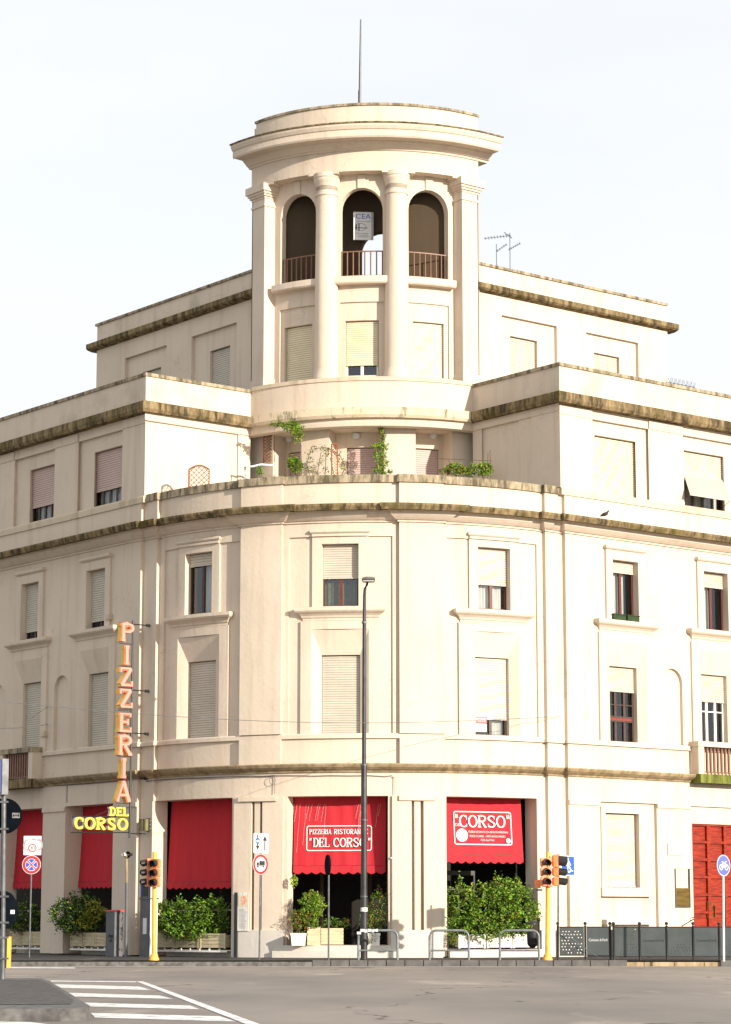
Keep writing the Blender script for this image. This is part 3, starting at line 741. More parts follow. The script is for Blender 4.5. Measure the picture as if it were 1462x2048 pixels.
# ------------------------------------------------------------------ fifth storey, set back behind the tower
OU = -5.3
u5 = MB(); e5L, e5R = -12.75, LA + 11.7
q = [(-5.92, -2.94, 20, 23.47, 'add', -0.14), (-10.62, -7.65, 20, 23.47, 'add', -0.14), (-4.87, -3.55, 20, 22.72, 'open', 0.2), (-9.51, -8.23, 20, 22.72, 'open', 0.2)]
facade(u5, MAIN, e5L, -0.9, 19.4, 24.2, lambda s: OU, q)
q = [(LA + 2.92, LA + 5.73, 20, 23.47, 'add', -0.14), (LA + 7.26, LA + 10.07, 20, 23.47, 'add', -0.14), (LA + 3.46, LA + 4.83, 20, 22.78, 'open', 0.2), (LA + 7.80, LA + 9.16, 20, 22.78, 'open', 0.2)]
facade(u5, MAIN, LA + 0.9, e5R, 19.4, 24.2, lambda s: OU, q)
for s in (e5L, e5R):
    A, B = MAIN.at(s, OU), MAIN.at(s, OU - 6); u5.quad((*A, 19.4), (*B, 19.4), (*B, 25.2), (*A, 25.2))
split_build(u5, 'wall', 'plaster', BLD)
for i, (a, b_) in enumerate(((-4.87, -3.55), (-9.51, -8.23), (LA + 3.46, LA + 4.83), (LA + 7.80, LA + 9.16))):
    window(MAIN, a + 0.01, b_ - 0.01, 20.4, 22.71 if a < 0 else 22.77, OU - 0.14 - 0.12, (1, 1, 0.82, 1)[i], 'shutter_white', 'wood_dark', 1, 0, None)
mb = MB()
for a, b_ in ((e5L - 0.38, -0.9), (LA + 0.9, e5R + 0.38)):
    mb.sweep(MAIN, [(-0.3, 24.17), (0.0, 24.17), (0.22, 24.22), (0.29, 24.28), (0.29, 24.46), (0.02, 24.56), (-0.3, 24.56)], a, b_, OU)
split_build(mb, 'cornice', 'moss', BLD)
mb = MB(); mc = MB()
for a, b_ in ((e5L, -0.9), (LA + 0.9, e5R)):
    mb.sweep(MAIN, [(-0.3, 24.4), (0.0, 24.4), (0.0, 25.2), (-0.3, 25.2)], a, b_, OU); mc.sweep(MAIN, [(-0.35, 25.2), (0.06, 25.2), (0.06, 25.30), (-0.35, 25.32)], a - 0.08, b_, OU)
split_build(mb, 'parapet', 'parapet', BLD); split_build(mc, 'coping', 'cap', BLD)
LPT = [MAIN.at(e5L, OU), MAIN.at(-0.9, OU), MAIN.at(-0.9, OU - 5.5), MAIN.at(e5L, OU - 6)]
slab('roof', LPT, 24.3, 24.5, 'kerb')
slab('roof', [MAIN.at(e5R, OU), MAIN.at(LA + .9, OU), MAIN.at(LA + .9, OU - 5.5), MAIN.at(e5R, OU - 6)], 24.3, 24.5, 'kerb')

# ------------------------------------------------------------------ tower
RI = 5.50; TW = Path(arc_pts(CT, RI, 4, 86), radians(4) * RI); wt = lambda d: radians(d) * RI
TB = (19.0, 45.4, 71.6)
tm = MB(); q = []
for d in TB:
    c = wt(d)
    q += [(c - 0.80, c + 0.80, 20.3, 23.43, 'add', -0.07), (c - 0.62, c + 0.62, 20.7, 22.75, 'open', 0.24)]
    q += [(c - 0.79, c + 0.79, 24.3, 27.73, 'open', 0.30)]
facade(tm, TW, wt(4), wt(86), 20.2, 28.35, lambda s: 0, q)
for d in TB:
    c = wt(d); arch_fill(tm, TW, c, 0.79, 26.94, 0.0, -0.30)
    tm.sweep(TW, [(-0.01, 27.71), (0.05, 27.71), (0.07, 28.2), (-0.01, 28.2)], c - 0.14, c + 0.14)
tm.build('wall', 'plaster', BLD)
for i, d in enumerate(TB):
    c = wt(d)
    w = window(TW, c - 0.61, c + 0.61, 20.68, 22.74, -0.07 - 0.12, (1, 0.8, 1)[i], 'shutter_cream', 'wood_white', 1, 0, None)
    mb = MB(); mb.sweep(TW, [(-0.3, 24.05), (0.30, 24.05), (0.34, 24.10), (0.34, 24.32), (-0.32, 24.34)], c - 0.92, c + 0.92); mb.build('balcony_sill', 'plaster', BLD)
    mb = MB()
    n = 7
    for k in range(n + 1):
        s = c - 0.77 + 1.54 * k / n; A = TW.at(s, -0.12); mb.box((A.x, A.y, 24.86), (0.035, 0.035, 0.94), AL)
    mb.pbox(TW, c - 0.79, c + 0.79, -0.14, -0.10, 25.33, 25.37); mb.pbox(TW, c - 0.79, c + 0.79, -0.14, -0.10, 24.42, 24.45)
    mb.build('railing', 'brown_metal', BLD)
# corner pilasters in plan: square piers
def pier(sgn):
    def P(a, b_): return (CT - U * a - V * b_) if sgn < 0 else (CT - U * b_ - V * a)
    def prism(mb, a0, a1, b0, b1, z0, z1):
        pts = [P(a0, b0), P(a1, b0), P(a1, b1), P(a0, b1)]
        vs = [(p.x, p.y, z0) for p in pts] + [(p.x, p.y, z1) for p in pts]
        mb.add(vs, [(0, 1, 2, 3), (4, 5, 6, 7)] + [(i, (i + 1) % 4, 4 + (i + 1) % 4, 4 + i) for i in range(4)])
    mb = MB(); prism(mb, 5.1, 5.93, -0.02, 0.74, 20.25, 28.25)
    o = mb.build('pilaster', 'plaster', BLD)
    mb = MB(); prism(mb, 5.05, 5.99, -0.08, 0.80, 20.38, 20.72); prism(mb, 5.05, 5.96, -0.05, 0.77, 20.72, 20.86); mb.build('base', 'plaster', o)
    mb = MB(); prism(mb, 5.05, 5.97, -0.06, 0.78, 27.40, 27.48)
    for e, z0, z1 in ((0.03, 27.70, 27.78), (0.09, 27.78, 27.86), (0.14, 27.86, 27.95), (0.20, 27.95, 28.22)): prism(mb, 5.05, 5.93 + e, -0.02 - e, 0.74 + e, z0, z1)
    mb.build('capital', 'plaster', o)
pier(-1); pier(1)
for d in (32.2, 58.6):
    c = CT - U * (5.62 * cos(radians(d))) - V * (5.62 * sin(radians(d)))
    mb = MB(); mb.lathe((c.x, c.y, 0), [(0.44, 20.6), (0.435, 22.5), (0.425, 24), (0.40, 26), (0.385, 27.6), (0.385, 27.78)], 32)
    o = mb.build('column', 'plaster', BLD, True)
    mb = MB(); mb.lathe((c.x, c.y, 0), [(0.50, 20.38), (0.51, 20.55), (0.50, 20.62), (0.47, 20.70), (0.45, 20.84), (0.44, 20.9)], 32); mb.build('base', 'plaster', o, True)
    mb = MB(); mb.lathe((c.x, c.y, 0), [(0.38, 27.40), (0.42, 27.41), (0.43, 27.45), (0.42, 27.49), (0.385, 27.50), (0.385, 27.74), (0.41, 27.76), (0.42, 27.82), (0.44, 27.88), (0.47, 27.95), (0.49, 28.03), (0.48, 28.07), (0.51, 28.08), (0.51, 28.24)], 32)
    mb.build('capital', 'plaster', o, True)
ext = 0.34
ent = MB(); TE = Path(arc_pts(CT, 6.0, 0, 90)); e0, e1 = -0.0, TE.s[-1] + 0.0
q = []
for a, b_ in ((11.9, 26.2), (37.6, 53.2), (64.4, 79)): q.append((ts(a), ts(b_), 28.05, 28.24, 'open', 0.42))
facade(ent, TE, e0, e1, 28.22, 29.0, lambda s: 0, [])
for a, b_ in ((0, 11.5), (26.5, 37.8), (53.0, 64.8), (79, 90)): ent.pbox(TE, ts(a), ts(b_), -0.8, 0.0, 28.16, 28.221)
ent.sweep(TE, [(-0.8, 28.22), (0.0, 28.22)], e0, e1, closed=False)
ent.build('frieze', 'plaster', BLD)
mb = MB(); mb.sweep(TE, [(-0.6, 28.98), (0.05, 28.98), (0.07, 29.04), (0.14, 29.06), (0.24, 29.16), (0.32, 29.22), (0.34, 29.26), (0.74, 29.27), (0.76, 29.24), (0.80, 29.30), (0.80, 29.52), (0.84, 29.54), (0.90, 29.66), (0.90, 29.74), (-0.6, 29.80)], e0 - 0.12, e1 + 0.42)
mb.build('cornice', 'plaster', BLD)
mb = MB(); mb.sweep(TE, [(-0.3, 29.75), (0.94, 29.74), (0.94, 29.79), (0.05, 29.95), (-0.3, 29.95)], e0 - 0.15, e1 + 0.45); mb.build('cornice_flashing', 'moss', BLD)
mb = MB(); mb.sweep(TE, [(-0.5, 29.8), (-0.12, 29.8), (-0.12, 30.74), (-0.5, 30.74)], e0 + 0.1, e1 + 0.1); mb.build('parapet', 'plaster', BLD)
mb = MB(); mb.sweep(TE, [(-0.55, 30.74), (-0.07, 30.74), (-0.07, 30.83), (-0.55, 30.85)], e0 + 0.06, e1 + 0.14); mb.build('coping', 'cap', BLD)
# back of the tower, loggia interior
A = CT - U * 5.95 + V * 0.02; B = CT - V * 5.95 + U * 0.02
ch = (B - A).normalized(); nrm = Vector((ch.y, -ch.x))       # towards the camera
BP = Path([A, B])
xb0, zb0 = None, None
d = ray(722, 500); kk = (A - Vector((0, 0))).dot(nrm) / Vector((d.x, d.y)).dot(nrm); sb0 = (kk * Vector((d.x, d.y)) - A).dot(ch)
d = ray(748, 463); kk = A.dot(nrm) / Vector((d.x, d.y)).dot(nrm); ztop = CZ + kk * d.z
bk = MB(); bwid = 1.5
facade(bk, BP, 0, BP.s[-1], 20.2, 29.0, lambda s: 0, [(sb0, sb0 + bwid, 22.0, ztop, 'open', 0.4)])
arch_fill(bk, BP, sb0 + bwid / 2, bwid / 2, ztop - bwid / 2, 0, -0.4)
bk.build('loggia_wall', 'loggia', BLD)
bk = MB(); facade(bk, BP, 0, BP.s[-1], 20.2, 30.7, lambda s: -0.4, [(sb0, sb0 + bwid, 22.0, ztop, 'open', 0.0)])
arch_fill(bk, BP, sb0 + bwid / 2, bwid / 2, ztop - bwid / 2, -0.4, -0.38)
bk.build('wall', 'plaster', BLD)
mb = MB(); mb.sweep(TW, [(-0.41, 24.35), (-0.41, 28.2)], wt(4), wt(86), closed=False)
li = MB()
q = [(wt(d) - 0.79, wt(d) + 0.79, 24.3, 27.73, 'open', 0.0) for d in TB]
facade(li, TW, wt(4), wt(86), 24.2, 28.3, lambda s: -0.31, q)
for d in TB: arch_fill(li, TW, wt(d), 0.79, 26.94, -0.31, -0.30)
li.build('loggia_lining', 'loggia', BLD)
tpts = arc_pts(CT, 5.4, 2, 88)
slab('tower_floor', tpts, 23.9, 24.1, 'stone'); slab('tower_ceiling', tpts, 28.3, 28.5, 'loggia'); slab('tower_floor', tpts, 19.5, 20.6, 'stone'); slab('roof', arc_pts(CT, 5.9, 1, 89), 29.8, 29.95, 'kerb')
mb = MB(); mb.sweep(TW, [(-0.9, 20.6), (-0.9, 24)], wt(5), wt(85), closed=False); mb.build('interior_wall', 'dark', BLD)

# ------------------------------------------------------------------ planar drawing helpers (signs, letters)
class Plane:
    def __init__(self, o, ex, ez=(0, 0, 1)):
        self.o = Vector(o); self.x = Vector(ex).normalized(); self.z = Vector(ez).normalized(); self.n = self.x.cross(self.z)   # n points at the reader
    def p(self, x, y, d=0.0): return tuple(self.o + self.x * x + self.z * y + self.n * d)
def flat(mb, pl, pts, d0, d1, front=True):
    n = len(pts); vs = [pl.p(x, y, d0) for x, y in pts] + [pl.p(x, y, d1) for x, y in pts]
    mb.add(vs, [tuple(range(n, 2 * n))] + ([tuple(range(n))] if front else []) + [(i, (i + 1) % n, n + (i + 1) % n, n + i) for i in range(n)])
def rect(x0, y0, x1, y1, r=0.0, n=5):
    if r <= 0: return [(x0, y0), (x1, y0), (x1, y1), (x0, y1)]
    out = []
    for cx, cy, a in ((x1 - r, y0 + r, -90), (x1 - r, y1 - r, 0), (x0 + r, y1 - r, 90), (x0 + r, y0 + r, 180)):
        for k in range(n + 1): t = radians(a + 90 * k / n); out.append((cx + r * cos(t), cy + r * sin(t)))
    return out
def disc(cx, cy, r, n=32, ry=None): return [(cx + r * cos(2 * pi * k / n), cy + (ry or r) * sin(2 * pi * k / n)) for k in range(n)]
def stroke(mb, pl, pts, wd, d0, d1, closed=False, thin=None):
    """ribbon along a polyline; thin = width of horizontal runs"""
    n = len(pts); P = [Vector(p) for p in pts]; Lq, Rq = [], []
    for i in range(n):
        if closed: a, b_ = P[i - 1], P[(i + 1) % n]
        else: a, b_ = P[max(0, i - 1)], P[min(n - 1, i + 1)]
        t = (b_ - a).normalized(); nn = Vector((-t.y, t.x)); w_ = wd
        if thin is not None: w_ = thin + (wd - thin) * abs(t.y)
        k = 1.0
        if 0 < i < n - 1 or closed:
            u = (P[(i + 1) % n] - P[i]).normalized(); k = 1 / max(0.5, abs(t.dot(u)))
        Lq.append(P[i] + nn * w_ / 2 * k); Rq.append(P[i] - nn * w_ / 2 * k)
    m = n if closed else n - 1
    for i in range(m):
        j = (i + 1) % n; q4 = [Lq[i], Rq[i], Rq[j], Lq[j]]
        A = [pl.p(q_.x, q_.y, d1) for q_ in q4]; B_ = [pl.p(q_.x, q_.y, d0) for q_ in q4]
        mb.quad(*A)
        if abs(d1 - d0) > 1e-6:
            mb.quad(A[1], A[2], B_[2], B_[1]); mb.quad(A[3], A[0], B_[0], B_[3])
            if not closed and i == 0: mb.quad(A[0], A[1], B_[1], B_[0])
            if not closed and i == m - 1: mb.quad(A[2], A[3], B_[3], B_[2])
def el(cx, cy, rx, ry, a0, a1, n=14):
    return [(cx + rx * cos(radians(a0 + (a1 - a0) * k / n)), cy + ry * sin(radians(a0 + (a1 - a0) * k / n))) for k in range(n + 1)]
def glyph(mb, pl, ch, x, y, w, h, t, th, ser, d0, d1):
    """serif letter from strokes. w,h letter box, t stem width, th thin width, ser serif reach"""
    k = [0]
    def st(pts, closed=False, wd=t, thin=th):
        k[0] += 1; e = 0.0012 * k[0]
        stroke(mb, pl, [(x + a * w, y + b_ * h) for a, b_ in pts], wd, d0, d1 + e, closed, thin)
    def bar(x0, x1, yy):
        k[0] += 1; e = 0.0012 * k[0]; hh = th / 2 / h
        stroke(mb, pl, [(x + x0 * w - ser, y + yy * h), (x + x1 * w + ser, y + yy * h)], th, d0, d1 + e)
    m = t / 2 / w; v = th / 2 / h
    if ch in 'PRDELITN':
        sx = 0.5 if ch in 'IT' else 0.18
        st([(sx, 0), (sx, 1)])
        if ch != 'E' and ch != 'L' and ch != 'D': bar(sx - m, sx + m, v)
        if ch in 'I': bar(sx - m, sx + m, 1 - v)
        if ch in 'PRDELN': bar(sx - m, sx, 1 - v)
        if ch in 'EDL': bar(sx - m, sx, v)
    if ch in 'PR':
        st([(0.18, 1 - v), (0.5, 1 - v)] + el(0.5, 0.74, 0.36, 0.26 - v, 90, -90, 10) + [(0.18, 0.48 + v)])
    if ch == 'R': st([(0.45, 0.48), (0.62, 0.3), (0.82, v), (0.98, v)])
    if ch == 'D': st([(0.18, 1 - v), (0.42, 1 - v)] + el(0.42, 0.5, 0.48, 0.5 - v, 90, -90, 14) + [(0.18, v)])
    if ch == 'E':
        st([(0.18, 1 - v), (0.88, 1 - v)], wd=th); st([(0.18, 0.52), (0.68, 0.52)], wd=th); st([(0.18, v), (0.9, v)], wd=th)
        for xx, y0, y1 in ((0.88, 0.78, 1), (0.9, 0, 0.25), (0.68, 0.38, 0.66)): st([(xx, y0), (xx, y1)], wd=th * 0.9, thin=th)
    if ch == 'L': st([(0.18, v), (0.88, v)], wd=th); st([(0.88, 0), (0.88, 0.28)], wd=th, thin=th)
    if ch == 'T': st([(0.02, 1 - v), (0.98, 1 - v)], wd=th); st([(0.04, 0.78), (0.04, 1)], wd=th * .8, thin=th); st([(0.96, 0.78), (0.96, 1)], wd=th * .8, thin=th)
    if ch == 'N': st([(0.18, 1), (0.85, 0)]); st([(0.85, 0), (0.85, 1)], wd=th, thin=th); bar(0.85, 0.85, 1 - v)
    if ch == 'Z':
        st([(0.1, 1 - v), (0.88, 1 - v)], wd=th); st([(0.84, 1 - v), (0.14, v)], wd=t, thin=t); st([(0.1, v), (0.92, v)], wd=th)
        st([(0.08, 0.74), (0.08, 1)], wd=th, thin=th); st([(0.93, 0), (0.93, 0.28)], wd=th, thin=th)
    if ch == 'A':
        st([(0.12, 0), (0.5, 1)], wd=th * 1.1, thin=th); st([(0.48, 1), (0.86, 0)], wd=t, thin=t); st([(0.25, 0.32), (0.75, 0.32)], wd=th); bar(0.08, 0.2, v); bar(0.8, 0.92, v)
    if ch == 'C': st(el(0.52, 0.5, 0.42, 0.5 - v, 48, 312, 22)); st([(0.86, 0.62), (0.86, 0.96)], wd=th, thin=th); st([(0.86, 0.06), (0.86, 0.3)], wd=th * .7, thin=th * .7)
    if ch == 'O': st(el(0.5, 0.5, 0.44, 0.5 - v, 0, 345, 23), closed=True)
    if ch == 'S':
        st(el(0.5, 0.74, 0.33, 0.26 - v, 30, 200, 12) + [(0.3, 0.6), (0.5, 0.5), (0.7, 0.4)] + el(0.48, 0.26, 0.36, 0.26 - v, 20, -150, 12), thin=th * 1.2)
        st([(0.82, 0.68), (0.82, 0.96)], wd=th * .8, thin=th); st([(0.12, 0.04), (0.12, 0.34)], wd=th * .8, thin=th)
def word(mb, pl, text, x, y, w, h, t, th, ser, gap, d0, d1, narrow='I'):
    for ch in text:
        ww = w * (0.45 if ch in narrow else 1.0)
        if ch != ' ': glyph(mb, pl, ch, x, y, ww, h, t, th, ser, d0, d1)
        x += (w * 0.5 if ch == ' ' else ww) + gap
    return x
def printed(name, text, pl, x, y, size, mat, parent, d=0.004, width=None, align='LEFT'):
    """text in the built-in font as a thin mesh"""
    cu = bpy.data.curves.new('t', 'FONT'); cu.body = text; cu.size = size; cu.align_x = align; cu.fill_mode = 'FRONT'
    o = bpy.data.objects.new('t', cu); COL.objects.link(o); dg = bpy.context.evaluated_depsgraph_get(); dg.update()
    me = bpy.data.meshes.new_from_object(o.evaluated_get(dg)); bpy.data.objects.remove(o)
    k = 1.0
    if width:
        xs = [v.co.x for v in me.vertices]; k = width / (max(xs) - min(xs))
    org = Vector(parent_org(parent))
    for v in me.vertices: v.co = Vector(pl.p(x + v.co.x * k, y + v.co.y, d)) - org
    me.materials.clear(); me.materials.append(M[mat])
    q_ = bpy.data.objects.new(name, me); COL.objects.link(q_); q_.parent = parent
    return q_
# ================================================================== ground
def struct(name, mb, mats): o = mb.build(name, mats); o['kind'] = 'structure'; return o
g = MB()
ys = [-60, 0, 20, 40, 60, 84, 84.01, 300, 1500, 4000]
for a, b_ in zip(ys, ys[1:]):
    X = 60 if b_ <= 84 else 2500
    g.quad((-2500, a, zr(a)), (2500, a, zr(a)), (2500, b_, zr(b_)), (-2500, b_, zr(b_)))
struct('road', g, 'road')
KY = 74.0
PZ = lambda Y: zr(Y) + 0.17
pv = MB()
for x0, x1, y0 in ((-60, 60, KY + 0.30),):
    pv.quad((x0, y0, PZ(y0)), (x1, y0, PZ(y0)), (x1, 100, 0.03), (x0, 100, 0.03))
struct('pavement', pv, 'pavement')
kx0, kx1 = at(625, 1918, KY).x, at(1225, 1918, KY).x
kb = MB(); x = kx0; k = 0
while x < kx1:
    kb.box((x + 0.27, KY + 0.15, PZ(KY) - 0.085 + 0.002 * (k % 3)), (0.53, 0.30, 0.19)); x += 0.555; k += 1
struct('kerb', kb, 'kerb')
kb = MB(); kb.box(((kx0 - 60) / 2, KY + 0.15, PZ(KY) - 0.11), (60 + kx0 - 0.02, 0.30, 0.15)); struct('kerb', kb, 'kerb_dark')
kb = MB(); x = kx1 + 0.05
while x < at(1440, 1918, KY).x:
    kb.box((x + 0.45, KY + 0.2, PZ(KY) - 0.12), (0.88, 0.30, 0.15)); x += 0.9
struct('kerb', kb, 'gutter')
kb = MB(); kb.box((at(1475, 1918, KY).x, KY + 0.12, PZ(KY) - 0.085), (1.0, 0.34, 0.19)); struct('kerb', kb, 'kerb')
gs = MB(); gs.quad((-40, KY - 0.9, zr(KY - 0.9) + 0.004), (kx0 + 12, KY - 0.9, zr(KY - 0.9) + 0.004), (kx0 + 12, KY, zr(KY) + 0.004), (-40, KY, zr(KY) + 0.004))
struct('gutter_strip', gs, 'gutter_strip')
def gpoly(mb, pts, lift=0.004):
    mb.quad(*[tuple(ground_at(x, y, lift)) for x, y in pts])
mk = MB()
for q in (((100, 1961), (272, 1962.6), (272, 1964.4), (103, 1963)), ((109, 1968.5), (278, 1973), (302, 1980), (122, 1975.5)), ((137.5, 1985.5), (320, 1991), (346, 1997.5), (150, 1993)),
          ((169, 2005), (380, 2011), (400, 2018.5), (182, 2013)), ((181, 2025.5), (440, 2032.5), (472, 2043), (190, 2035)), ((-90, 2041), (60, 2044), (125, 2052), (-90, 2056))):
    gpoly(mk, q)
gpoly(mk, ((272, 1962.5), (286, 1962.5), (522, 2049), (502, 2052)), 0.007)
struct('road_markings', mk, 'paint')
mk = MB(); gpoly(mk, ((20, 1934), (150, 1935), (150, 1937), (20, 1936.5)), 0.009); struct('road_markings', mk, 'paint')
out = [(-140, 1955), (84, 1956.5), (98, 1962), (130, 1981), (160, 2000), (176, 2009), (180, 2014), (172, 2017), (-140, 2019)]
isl = MB(); tp = [ground_at(x, y, 0.15) for x, y in out]; n = len(tp)
isl.add([tuple(p) for p in tp] + [(p.x, p.y, p.z - 0.2) for p in tp], [tuple(range(n))] + [(i, (i + 1) % n, n + (i + 1) % n, n + i) for i in range(n)])
struct('island_kerb', isl, 'kerb_dark')
isl = MB(); cen = sum(tp, Vector()) / n; inn = [ground_at(x, y, 0.156) for x, y in [(-140, 1958), (80, 1959), (92, 1964), (122, 1982), (146, 1999), (142, 2008), (-140, 2010)]]
isl.quad(*[tuple(p) for p in inn]); struct('traffic_island', isl, 'setts')

# ================================================================== foliage
def leaves(mb, blobs, n, size, mats=(0, 1, 2), weights=(5, 3, 2), droop=0.0):
    vol = [b_[3] * b_[4] * b_[5] for b_ in blobs]
    for i in range(n):
        b_ = random.choices(blobs, vol)[0]
        th = random.uniform(0, 2 * pi); cz = random.uniform(-0.9, 1); r = random.uniform(0.45, 1.0) ** 0.55 * (random.uniform(1.0, 1.28) if random.random() < 0.10 else 1.0)
        ra = sqrt(max(0, 1 - cz * cz)); d = Vector((ra * cos(th), ra * sin(th), cz))
        lump = 1 + 0.30 * sin(7 * d.x + b_[0] * 3) * sin(6 * d.z + b_[2]) + 0.12 * sin(15 * d.y + 9 * d.x)
        c = Vector((b_[0] + d.x * b_[3] * r * lump, b_[1] + d.y * b_[4] * r * lump, b_[2] + d.z * b_[5] * r * lump))
        s = size * random.uniform(0.6, 1.3)
        u = Vector((random.gauss(0, 1), random.gauss(0, 1), random.gauss(0, 0.7) - droop)).normalized()
        w = u.cross(Vector((random.gauss(0, 1), random.gauss(0, 1), random.gauss(0, 1)))).normalized()
        mb.cur = random.choices(mats, weights)[0]
        nn = u.cross(w) * s * 0.12
        mb.add([c - u * s * 0.5, c + w * s * 0.26 + nn, c + u * s * 0.5, c - w * s * 0.26 + nn], [(0, 1, 2, 3)])
    mb.cur = 0
def build_leaves(mb, name, parent, mats, org=None):
    me = bpy.data.meshes.new(name); o3 = parent_org(parent) if parent else org
    me.from_pydata([(x - o3[0], y - o3[1], z - o3[2]) for x, y, z in mb.v], [], mb.f)
    for m in mats: me.materials.append(M[m])
    me.polygons.foreach_set('material_index', mb.m)
    o = bpy.data.objects.new(name, me); COL.objects.link(o)
    if parent: o.parent = parent
    else: o.location = o3
    return o
GREEN = ('leaf_a', 'leaf_b', 'leaf_c', 'leaf_y', 'leaf_r', 'flower')
def stems(blobs, base_pt, n=9, r=0.014):
    mb = MB()
    for k in range(n):
        b_ = random.choice(blobs); e = Vector((b_[0] + random.uniform(-.7, .7) * b_[3], b_[1] + random.uniform(-.5, .5) * b_[4], b_[2] + random.uniform(-.2, .7) * b_[5]))
        s = Vector(base_pt) + Vector((random.uniform(-.08, .08), 0, 0)); s.x = s.x * 0.5 + e.x * 0.5
        m = (s + e) / 2 + Vector((random.uniform(-.1, .1), 0, 0)); mb.tube([s, m, e], [r, r * .8, r * .4], 5)
    return mb
def wooden_planter(s0, s1, o0, o1, z0, z1, label, blobs, nleaf, lsz, weights, mat='planter_wood', bays=3, foot=True, group=None):
    """row of slatted boxes following the facade, with its shrub"""
    sc = (s0 + s1) / 2; p = MAIN.at(sc, (o0 + o1) / 2)
    th = empty('planter', (p.x, p.y, z0), label, 'planter', group)
    for k in range(bays):
        a = s0 + (s1 - s0) * k / bays + 0.02; b_ = s0 + (s1 - s0) * (k + 1) / bays - 0.02
        mb = MB(); n = 4; hh = (z1 - z0) / n
        for i in range(n): mb.pbox(MAIN, a + 0.04, b_ - 0.04, o1 - 0.045, o1 - 0.02, z0 + i * hh + 0.006, z0 + (i + 1) * hh - 0.006)
        mb.pbox(MAIN, a + 0.02, b_ - 0.02, o0, o1 - 0.05, z0 + 0.02, z1 - 0.04)
        for q0, q1 in ((a, a + 0.06), (b_ - 0.06, b_)): mb.pbox(MAIN, q0, q1, o1 - 0.05, o1, z0 - 0.02, z1 + 0.02)
        mb.pbox(MAIN, a + 0.06, b_ - 0.06, o1 - 0.05, o1 - 0.005, z1 - 0.05, z1 + 0.01)
        mb.build('box', mat, th)
    if foot:
        mb = MB(); mb.pbox(MAIN, s0 - 0.02, s1 + 0.05, o1 - 0.06, o1 + 0.0, z0 - 0.14, z0 - 0.08)
        k = s0 + 0.1
        while k < s1: mb.pbox(MAIN, k, k + 0.04, o1 - 0.05, o1 - 0.01, z0 - 0.08, z0 - 0.02); k += 0.42
        mb.build('rack', 'planter_white', th)
    mb = MB(); leaves(mb, blobs, nleaf, lsz, (0, 1, 2, 3, 4), weights); build_leaves(mb, 'foliage', th, GREEN)
    stems(blobs, (p.x, p.y, z1 - 0.1), 14).build('stems', 'bark', th)
    return th
def blob(px, py, Y, wpx, hpx, dep=0.5):
    c = at(px, py, Y); k = Y / FPX; return (c.x, c.y, c.z, wpx * k / 2, dep, hpx * k / 2)
def Yf(px, off, side=None):                                     # distance of the facade at a photo column
    s, z = pick(px, 1750, off, side); return MAIN.at(s, off).y
y1, y2, y3 = Yf(50, 0.1, 'L'), Yf(165, 0.1, 'L'), Yf(385, -0.1)
wooden_planter(-9.4, -7.1, -0.40, 0.12, 0.34, 0.82, 'long slatted planter with a dim shrub behind the no stopping sign', [blob(45, 1832, y1, 60, 62), blob(72, 1840, y1, 34, 50), blob(20, 1838, y1, 40, 50)], 2600, 0.10, (3, 6, 1, 1.2, 0), bays=3)
wooden_planter(-5.15, -2.7, -0.42, 0.14, 0.34, 0.80, 'slatted planter whose shrub turns yellow on one side, left of the small grey cabinet', [blob(135, 1828, y2, 74, 72), blob(170, 1826, y2, 70, 70), blob(190, 1842, y2, 40, 48), blob(150, 1848, y2, 70, 44)], 4600, 0.10, (3, 6, 1, 0.6, 0), bays=3)
mb = MB(); yb = [blob(188, 1822, y2 - 0.5, 44, 44, 0.16), blob(172, 1845, y2 - 0.5, 36, 30, 0.16)]
leaves(mb, yb, 800, 0.09, (3, 0), (5, 1)); build_leaves(mb, 'yellow_leaves', bpy.data.objects['planter.001'], GREEN)
wooden_planter(0.10, 3.42, -0.42, 0.05, 0.34, 0.80, 'slatted planter with a wide glossy green shrub behind the left traffic light pole', [blob(318, 1836, y3 + .4, 60, 72), blob(352, 1838, y3, 70, 80), blob(395, 1842, y3 - .2, 66, 80), blob(430, 1834, y3 - .3, 58, 84), blob(375, 1862, y3 - .3, 80, 44)], 7200, 0.10, (5, 3, 4.5, 0.8, 0), bays=3)
y4 = Yf(985, 0.15)
wooden_planter(11.25, 14.2, -0.30, 0.12, 0.36, 0.78, 'white planter with the tallest bright green bush under the right end awning', [blob(930, 1822, y4, 72, 110), blob(985, 1818, y4 - .1, 96, 116), blob(1040, 1822, y4 + .3, 74, 112), blob(960, 1858, y4 - .2, 90, 50), blob(1010, 1784, y4, 80, 50), blob(905, 1850, y4, 34, 60)], 10500, 0.10, (5, 2.5, 5, 1.2, 0.15), mat='planter_white', bays=3, foot=False)
